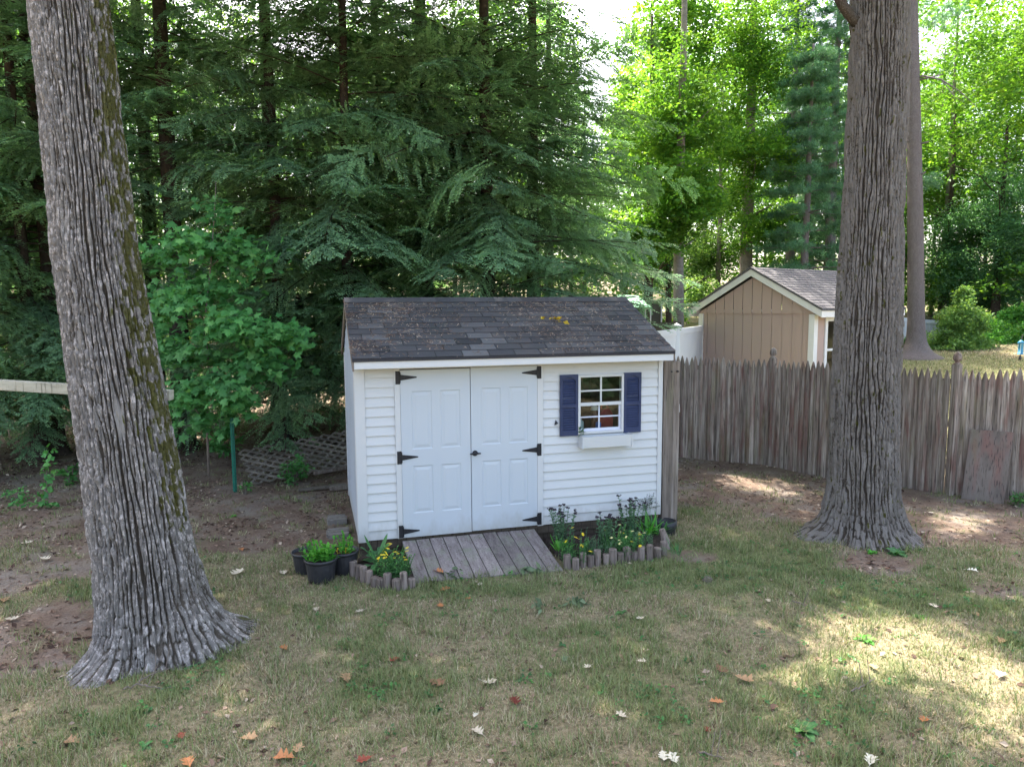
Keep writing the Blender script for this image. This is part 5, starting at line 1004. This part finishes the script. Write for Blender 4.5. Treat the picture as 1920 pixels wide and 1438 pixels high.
HM = [hemlock_meshes(17, .9, 3.4, rt=.16), hemlock_meshes(16, 1.5, 3.5, rt=.14), hemlock_meshes(18, 2.5, 3.9, rt=.19), hemlock_meshes(17, 5.3, 3.2, rt=.20)]
def hemlock(px, t, k, sc, rot, label, py=700):
    b = gd(px, py, t); zg = float(gh(b[0], b[1])); o = thing('hemlock_tree', label, 'tree', (0, 0, 0), 'hemlocks behind the white shed')
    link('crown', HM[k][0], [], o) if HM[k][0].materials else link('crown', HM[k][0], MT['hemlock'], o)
    link('trunk', HM[k][1], [], o) if HM[k][1].materials else link('trunk', HM[k][1], MT['dark_bark'], o)
    for ch in o.children: ch.matrix_parent_inverse = Matrix.Identity(4)
    o.location = (b[0], b[1], zg); o.rotation_euler = (0, 0, rot); o.scale = (sc, sc, sc); return o
for q in ((62, 13.6, 1, .95, .4, 'hemlock with a thick dark base left of the leaning oak, vine at its foot'), (100, 14.1, 0, .95, 2.2, 'hemlock just left of the leaning oak with low drooping boughs'),
          (338, 14.6, 3, 1.05, 1.3, 'hemlock whose dark flared trunk base shows right of the leaning oak'), (296, 16.6, 3, 1., 4.0, 'hemlock with a bare dark trunk between the oak and the maple sapling top'),
          (527, 15.2, 0, .98, 3.1, 'hemlock with a slim trunk base behind the lattice panel'), (660, 15.0, 1, 1.0, 5.0, 'hemlock directly behind the left end of the white shed'),
          (800, 16.8, 2, 1.1, .2, 'tall hemlock behind the middle of the white shed roof'), (915, 15.8, 2, .95, 1.9, 'hemlock behind the right half of the white shed roof'),
          (1000, 17.6, 2, .95, 3.6, 'rightmost tall hemlock beside the bright sky gap'), (520, 19.0, 0, 1.05, .9, 'farther hemlock seen between the maple sapling and the shed'),
          (720, 20.0, 0, 1.15, 2.6, 'farther hemlock behind the row, left of the roof ridge middle'), (-120, 13.5, 0, 1.0, 1.0, 'hemlock cut by the left edge of the picture'),
          (90, 18.6, 1, 1.0, 5.5, 'farther hemlock behind the leaning oak trunk'), (1030, 23., 3, .9, 4.4, 'smaller far hemlock right of the roof ridge middle')):
    hemlock(*q)
for (x, y, k, sc, rot) in ((8.4, -12.6, 0, .42, .3), (6.2, -14.0, 1, .45, 2.), (10.6, -11.6, 0, .38, 4.)):
    o = hemlock(960, 15, k, sc, rot, 'young hemlock behind the viewer, showing only as a dark reflection in the shed window'); o.location = (x, y, -.22); o['group'] = 'young hemlocks behind the viewer'
# ------------------------------------------------------------------ maple sapling at the left
ml_ = [(.02, .16), (-.06, .34), (.13, .27), (.23, .31), (.44, .62), (.47, .33), (.53, .20), (.72, .27), (.74, .13)]
ML = [(0, 0)]+ml_+[(1, 0)]+[(u, -w) for u, w in ml_[::-1]]
def maple_leaves(mb, c, size, rnd, tilt=.5, down=.35):
    n = len(c); nm = unit(R.normal(size=(n, 3))*tilt+np.array([0, 0, 1.])-.6*F0); ax = R.normal(size=(n, 3)); ax[:, 2] -= down; ax = unit(ax-nm*(ax*nm).sum(1, keepdims=True)); sd = np.cross(nm, ax); k = np.array(ML); m = len(ML)
    s = np.broadcast_to(size, (n,))[:, None, None]; v = c[:, None]+s*(k[None, :, :1]*ax[:, None]+k[None, :, 1:]*sd[:, None]-(.25*np.abs(k[None, :, 1:])+.18*(k[None, :, :1]-.3)**2)*nm[:, None]); ctr = c[:, None]+s*.36*ax[:, None]
    v = np.concatenate([v, ctr], 1); i = np.arange(n)[:, None]*(m+1); j = np.arange(m)[None]; f = np.stack([i+j, i+(j+1) % m, i+m+0*j], -1).reshape(-1, 3); mb.add(v.reshape(-1, 3), f, np.repeat(np.clip(rnd, 0, 1), m+1))
def sapling():
    b = gp(392, 920); t = np.dot(b-CAM, FW)-.1; b = gd(392, 920, t); zg = -.22; o = thing('maple_sapling', 'bright green maple sapling between the leaning oak and the white shed', 'tree', (b[0], b[1], zg)); tr, lf = MB(), MB()
    pts = np.array([gd(px, py, t) for px, py in ((392, 895), (388, 800), (392, 700), (384, 600), (395, 500), (402, 400), (405, 340))]); tr.tube(pts, np.linspace(.022, .005, 7), 6, .5)
    # layers of foliage: (px, py, half width px, half height px, count, depth offset)
    for px, py, hw, hh, n, dt in ((405, 395, 45, 38, 30, 0), (360, 455, 95, 40, 110, -.2), (450, 470, 75, 45, 100, .1), (310, 480, 40, 40, 50, .2), (390, 540, 90, 40, 120, .2), (330, 560, 60, 40, 80, -.2), (430, 610, 95, 42, 150, -.4), (340, 660, 70, 40, 110, 0), (520, 625, 62, 30, 90, -.3), (470, 680, 90, 40, 130, -.1), (400, 725, 80, 34, 120, -.45), (345, 745, 50, 30, 70, -.2), (440, 760, 45, 26, 60, -.3), (385, 790, 35, 26, 30, -.1), (325, 805, 16, 22, 12, -.3), (300, 610, 30, 60, 40, .3)):
        nn = int(n*2.5); u = R.normal(0, .42, (nn, 2)); p = np.array([gd(px+a*hw, py+c_*hh*.9+.25*abs(a)*hh, t+dt+R.normal(0, .28)) for a, c_ in u]); maple_leaves(lf, p, R.uniform(.08, .18, nn), R.normal(.5, .25, nn)-.1*(u[:, 1] > .2))
        e = gd(px, py, t+dt); k = pts[np.argmin(np.abs(pts[:, 2]-(e[2]-.15)))]; tr.tube([k, (k+e)/2+np.array([0, 0, .05]), e], [.008, .006, .003], 5, .5)
    obj('trunk', tr, MT['twig'], o, True); obj('crown', lf, MT['maple'], o)
sapling()
# ------------------------------------------------------------------ trees beyond the fence
def tree(label, px, t, crowns, m, r=.18, h=14, bark='dark_bark', lean=(0, 0), limbs=6, zl=(4, 9), size=(.09, .15), name='broadleaf_tree', group='trees beyond the picket fence', py=600, flare=.35, flat=1.2, sub=None):
    b = gd(px, py, t); zg = float(gh(b[0], b[1])); o = thing(name, label, 'tree', (b[0], b[1], zg), group); mb = MB(); wood(mb, b[0], b[1], r, h, lean, limbs, zl=zl, zg=zg, flare=flare, n=14); obj('trunk', mb, MT[bark], o, True)
    if crowns:
        c = MB()
        for (cpx, cpy, rx, ry, dt, nc, per, cr) in crowns:     # centre, radii given by what it spans at its distance
            ctr = gd(cpx, cpy, t+dt); k = (t+dt)/FPX; p, tn, cl = crown_points(ctr, (rx*k, max(rx, ry)*k*.8, ry*k), int(nc*1.6), per, cr, .36, .45, .6, .6, px*.1); add_leaves(c, p, R.uniform(*size, len(p)), tn, flat=flat)
        obj('crown', c, MT[m], o)
    return o
tree('tall maple with a pale trunk standing behind the white vinyl fence', 1271, 25.5, [(1265, 250, 115, 180, 0, 300, 34, .50), (1185, 210, 50, 95, 3.5, 110, 32, .5), (1262, 60, 85, 110, 2.5, 120, 34, .5), (1210, 440, 75, 55, -1, 110, 32, .4), (1290, 380, 70, 80, -1.5, 110, 32, .4), (1310, -160, 190, 150, 1, 120, 30, .8)], 'decid', .20, 17, 'grey_bark', size=(.12, .20))
tree('leafy maple with yellow-green boughs above the tan shed', 1396, 31, [(1400, 90, 120, 130, -2, 260, 34, .6), (1390, 300, 100, 120, -3, 220, 34, .55), (1430, 420, 80, 60, -1, 110, 32, .5), (1470, -120, 170, 140, 0, 120, 30, .9)], 'decid', .30, 18, 'grey_bark', size=(.11, .18))
tree('slender tree with a forked branch behind the playhouse', 1215, 28.5, [(1190, 480, 80, 50, 0, 120, 32, .45), (1180, 330, 70, 90, 2, 120, 30, .5)], 'decid', .20, 13, 'dark_bark', size=(.11, .17), limbs=9, zl=(1.5, 6))
tree('thin dark tree between the playhouse and the pale maple trunk', 1253, 29, [(1250, 500, 40, 60, 0, 60, 30, .4), (1270, 150, 70, 90, 3, 70, 30, .6)], 'decid_d', .13, 12, 'dark_bark')
tree('birch with a light green crown behind the tan shed roof', 1345, 36, [(1330, 480, 75, 60, 0, 170, 34, .55), (1310, 555, 45, 40, -3, 90, 30, .4), (1330, 380, 60, 70, 4, 120, 34, .6)], 'aspen', .14, 12, 'grey_bark')
def wpine(label, px, t, h, r, zlow, Lm, cn=46, group='pines beyond the picket fence', bark='pine_bark', rmin=0):
    b = gd(px, 600, t); zg = float(gh(b[0], b[1])); o = thing('white_pine', label, 'tree', (b[0], b[1], zg), group); mb = MB(); wood(mb, b[0], b[1], r, h, zg=zg, n=14); c = MB(); z = zlow
    while z < h:
        a0 = R.uniform(0, 6)
        for q in range(5):
            a = a0+q*2*PI/5+R.uniform(-.3, .3); L = Lm*(1-(z-zlow)/(h-zlow+2))**.7*R.uniform(.6, 1.1); s = np.linspace(.15, 1, 9)*L; p0 = np.array([b[0], b[1], zg+z]); lift = R.uniform(-.05, .18)
            ax = p0+np.stack([np.cos(a)*s, np.sin(a)*s, lift*s-.04*s*s], -1); mb.tube(np.concatenate([p0[None], ax]), np.linspace(.03, .006, 10), 4, .5, False)
            pt = np.concatenate([ax[3:]+R.normal(0, .22, (6, 3))*np.array([1, 1, .35]) for _ in range(5)]); n = len(pt); m = cn
            d = unit(R.normal(size=(n, m, 3))+np.array([0, 0, .5])); ll = R.uniform(.10, .19, (n, m, 1)); sd = unit(np.cross(d, R.normal(size=(n, m, 3))))*.009; pb = pt[:, None]+R.normal(0, .05, (n, m, 3)); tp_ = pb+d*ll
            c.add(np.stack([pb-sd, pb+sd, tp_], 2).reshape(-1, 3), np.arange(3*n*m).reshape(-1, 3), np.repeat(np.clip(np.repeat(R.normal(.5, .15, n), m)+R.normal(0, .15, n*m), 0, 1), 3))
        z += R.uniform(.55, .85)
    obj('trunk', mb, MT[bark], o, True); obj('crown', c, MT['wpine'], o); return o
wpine('soft-needled white pine left of the straight oak, above the tan shed roof', 1505, 28, 11.5, .17, 2.6, 2.3)
wpine('white pine close to the left side of the straight oak', 1550, 31, 15, .26, 3.4, 2.4, 34)
wpine('dark-trunked white pine between the maple and the soft-needled pine', 1476, 33, 16, .22, 4.5, 2.5, 30)
# slim pine right of the straight oak
b = gd(1717, 668, 25.); zg = float(gh(b[0], b[1])); o = thing('pine_tree', 'slim bare pine trunk standing on the far lawn right of the straight oak', 'tree', (b[0], b[1], zg)); mb = MB(); k = 25/FPX*.87
rows = [(672, 1722, 62), (660, 1719, 46), (640, 1718, 38), (600, 1718, 34), (500, 1717, 32), (400, 1716, 31), (250, 1714, 28), (100, 1711, 26), (-100, 1706, 24), (-400, 1700, 18)]
cen = [(*gd(px, py, 25.)[:2], gd(px, py, 25.)[2], w*.5*k) for py, px, w in rows]; cen = sorted(cen, key=lambda q: q[2]); cen = np.array([(cen[0][0], cen[0][1], zg-.3, cen[0][3]*1.3)]+[q for q in cen if q[2] > zg-.2])
zq = np.linspace(cen[0, 2], cen[-1, 2], 90); zq = np.concatenate([np.linspace(cen[0, 2], zg+1.2, 30), np.linspace(zg+1.3, cen[-1, 2], 60)]); th = np.arange(28)*2*PI/28
cc = np.stack([np.interp(zq, cen[:, 2], cen[:, q]) for q in (0, 1, 3)], -1); hg = np.maximum(zq-zg, 0)
rr = cc[:, 2:3]*(1+.05*(vn(np.cos(th)*6, np.sin(th)*6, zq[:, None]*1.5)-.5))+sum(A*np.exp(-hg/.22)[:, None]*np.maximum(0, np.cos(th-a))**4 for A, a in ((.5, .1), (.45, 2.9), (.35, -1.2), (.3, -2.2), (.3, 1.6)))
v = np.stack([cc[:, 0:1]+np.cos(th)*rr, cc[:, 1:2]+np.sin(th)*rr, np.repeat(zq[:, None], 28, 1)], -1); i = np.arange(89)[:, None]*28; j = np.arange(28)[None]; kk = (j+1) % 28; mb.add(v.reshape(-1, 3), np.stack([i+j, i+kk, i+28+kk, i+28+j], -1).reshape(-1, 4), .4)
for px, py, dx, dy in ((1703, 100, -9, 6), (1702, 128, -14, 3), (1727, 145, 8, 2), (1703, 220, -8, 3), (1730, 270, 12, 4), (1700, 265, -8, 6), (1728, 150, 40, 10), (1728, 330, 8, 8), (1701, 180, 6, 1)):
    p0, p1 = gd(px+ (3 if dx < 0 else -3), py, 25.-.15), gd(px+dx, py-dy, 25.-.3); mb.tube([p0, (p0+p1)/2, p1], [.035, .03, .02], 6, .5)
p = [gd(1727, 142, 24.9), gd(1765, 150, 24.6), gd(1800, 172, 24.3), gd(1835, 205, 24.0)]; mb.tube(p, [.035, .028, .018, .006], 6, .6); mb.tube([p[1], gd(1790, 182, 24.4), gd(1812, 196, 24.2)], [.018, .012, .005], 5, .6)
obj('trunk', mb, MT['pine_bark'], o, True, 0, {'pale': np.zeros(mb.n), 'moss': np.zeros(mb.n)})
c = MB()
for px, py, r_ in ((1640, -260, 1.6), (1760, -330, 2.0), (1800, -150, 1.2), (1712, 345, .35), (1745, 340, .45), (1765, 30, .9)):
    ctr = gd(px, py, 25.5); pt = ctr+R.normal(size=(int(60*r_)+6, 3))*r_*np.array([.5, .5, .25]); n = len(pt); m = 40; d = unit(R.normal(size=(n, m, 3))+np.array([0, 0, .4])); ll = R.uniform(.1, .18, (n, m, 1)); sd = unit(np.cross(d, R.normal(size=(n, m, 3))))*.009; pb = pt[:, None]+R.normal(0, .05, (n, m, 3)); c.add(np.stack([pb-sd, pb+sd, pb+d*ll], 2).reshape(-1, 3), np.arange(3*n*m).reshape(-1, 3), np.repeat(np.clip(R.normal(.55, .2, n*m), 0, 1), 3))
obj('crown', c, MT['wpine'], o)
# right-hand woods
tree('aspen with a thin pale leaning stem at the upper right', 1855, 38, [(1860, 170, 110, 150, 0, 330, 34, .65), (1790, 330, 80, 90, -2, 190, 34, .55)], 'aspen', .08, 15, 'birch', lean=(.03, 0), size=(.09, .14), limbs=4)
tree('aspen with a straight pale stem next to the slim pine', 1775, 40, [(1780, 150, 80, 160, 0, 280, 34, .65), (1770, 380, 60, 80, 0, 130, 34, .5)], 'aspen', .07, 15, 'birch', size=(.09, .14), limbs=4)
tree('tall aspen at the right edge above the dark bushes', 1930, 36, [(1935, 120, 110, 170, 0, 330, 34, .65), (1900, 300, 70, 70, 0, 120, 30, .5)], 'aspen', .08, 16, 'birch', lean=(-.02, 0), size=(.09, .14), limbs=4)
tree('dense dark green tree above the far hedge at the right', 1865, 33, [(1870, 430, 95, 120, 0, 560, 36, .55), (1930, 470, 70, 120, -1, 380, 36, .5), (1800, 480, 60, 100, 1, 300, 36, .5), (1850, 560, 90, 60, 2, 260, 36, .5)], 'decid_d', .2, 9, 'dark_bark', size=(.08, .13))
tree('shaded tree behind the slim pine and the far vinyl fence', 1770, 35, [(1765, 520, 55, 70, 0, 190, 34, .45), (1690, 480, 60, 110, 3, 220, 34, .55), (1700, 300, 70, 120, 3, 220, 34, .6)], 'decid', .18, 10, 'dark_bark', size=(.09, .14))
def shrub(label, cr, t, m, nst, px):
    b = gd(px, 668, t); zg = float(gh(b[0], b[1])); o = thing('far_shrub', label, 'shrub', (b[0], b[1], zg), 'shrubs along the far lawn'); c, s = MB(), MB()
    for (cpx, cpy, rx, ry, dt, nc, per, crr) in cr:
        ctr = gd(cpx, cpy, t+dt); k = (t+dt)/FPX; p, tn, cl = crown_points(ctr, (rx*k, rx*k*.7, ry*k), nc, per, crr, .3, .5, 1., .6, cpx*.1); p[:, 2] = np.maximum(p[:, 2], zg+.03); add_leaves(c, p, R.uniform(.07, .13, len(p)), tn, flat=.9)
        for q in range(nst): e = ctr+R.normal(0, .35, 3)*np.array([rx*k, rx*k*.5, ry*k]); s.tube([(b[0]+R.normal(0, .1), b[1]+R.normal(0, .1), zg-.1), (np.array([b[0], b[1], zg])+e)/2, e], [.02, .015, .006], 5, .5)
    obj('leaves', c, MT[m], o); obj('stem', s, MT['dark_bark'], o); return o
shrub('tall sunlit shrub with a pointed top on the far lawn right of the slim pine', [(1795, 645, 66, 38, 0, 330, 34, .3), (1806, 600, 48, 44, 0, 240, 34, .28), (1806, 562, 14, 26, 0, 60, 30, .2)], 26.8, 'aspen', 4, 1797)
shrub('low spreading shrub in the shade right of the tall sunlit one', [(1868, 645, 50, 34, .8, 210, 34, .3), (1850, 612, 40, 26, 1.2, 180, 34, .3)], 27.2, 'shrub', 3, 1866)
shrub('dark low shrub at the right edge behind the bird feeder', [(1925, 640, 45, 36, 0, 200, 34, .3), (1915, 600, 45, 30, 1.5, 200, 34, .35)], 27.6, 'shrub', 3, 1925)
shrub('small dark shrub between the straight oak and the slim pine', [(1698, 652, 14, 18, 0, 60, 30, .22), (1740, 650, 22, 22, 2.2, 80, 30, .25)], 26.2, 'decid_d', 3, 1698)
# far woods: one mass nobody could count
c = MB(); n = 13000; az = R.uniform(-.80, .95, n); ds = R.uniform(37, 62, n); x = CAM[0]+ds*np.sin(YAW+az); y = CAM[1]+ds*np.cos(YAW+az); zg = gh(x, y); hmax = 15+5*fbm(x*.06, y*.06)-8*np.exp(-((az-.115)/.03)**2)
z = zg+R.random(n)**.85*hmax; k = fbm(x*.22, y*.22, z*.3) > .40; P = np.stack([x, y, z], -1)[k]; n = len(P); per = 54; tn = R.normal(.5, .18, n)
o_ = unit(R.normal(size=(n, per, 3)))*R.random((n, per, 1))**.6*np.array([1.1, 1.1, .55]); add_leaves(c, (P[:, None]+o_).reshape(-1, 3), R.uniform(.17, .30, n*per), np.repeat(tn, per)+R.normal(0, .15, n*per))
o = obj('far_woods', c, MT['decid']); o['kind'] = 'stuff'; o['label'] = 'sunlit leafy woods far behind the yard'
m = MB()
for q in range(60):
    a = R.uniform(-.75, .9); d_ = R.uniform(37, 56); wood(m, CAM[0]+d_*math.sin(YAW+a), CAM[1]+d_*math.cos(YAW+a), R.uniform(.07, .15), R.uniform(11, 16), n=7)
o = obj('far_trunks', m, MT['grey_bark']); o['kind'] = 'stuff'; o['label'] = 'trunks within the far woods'
# ------------------------------------------------------------------ render settings
cy = S.cycles; cy.max_bounces = 7; cy.diffuse_bounces = 4; cy.glossy_bounces = 2; cy.transmission_bounces = 4; cy.transparent_max_bounces = 8; cy.caustics_reflective = False; cy.caustics_refractive = False
cy.use_adaptive_sampling = True; cy.adaptive_threshold = .012; cy.use_denoising = True; cy.sample_clamp_indirect = 6
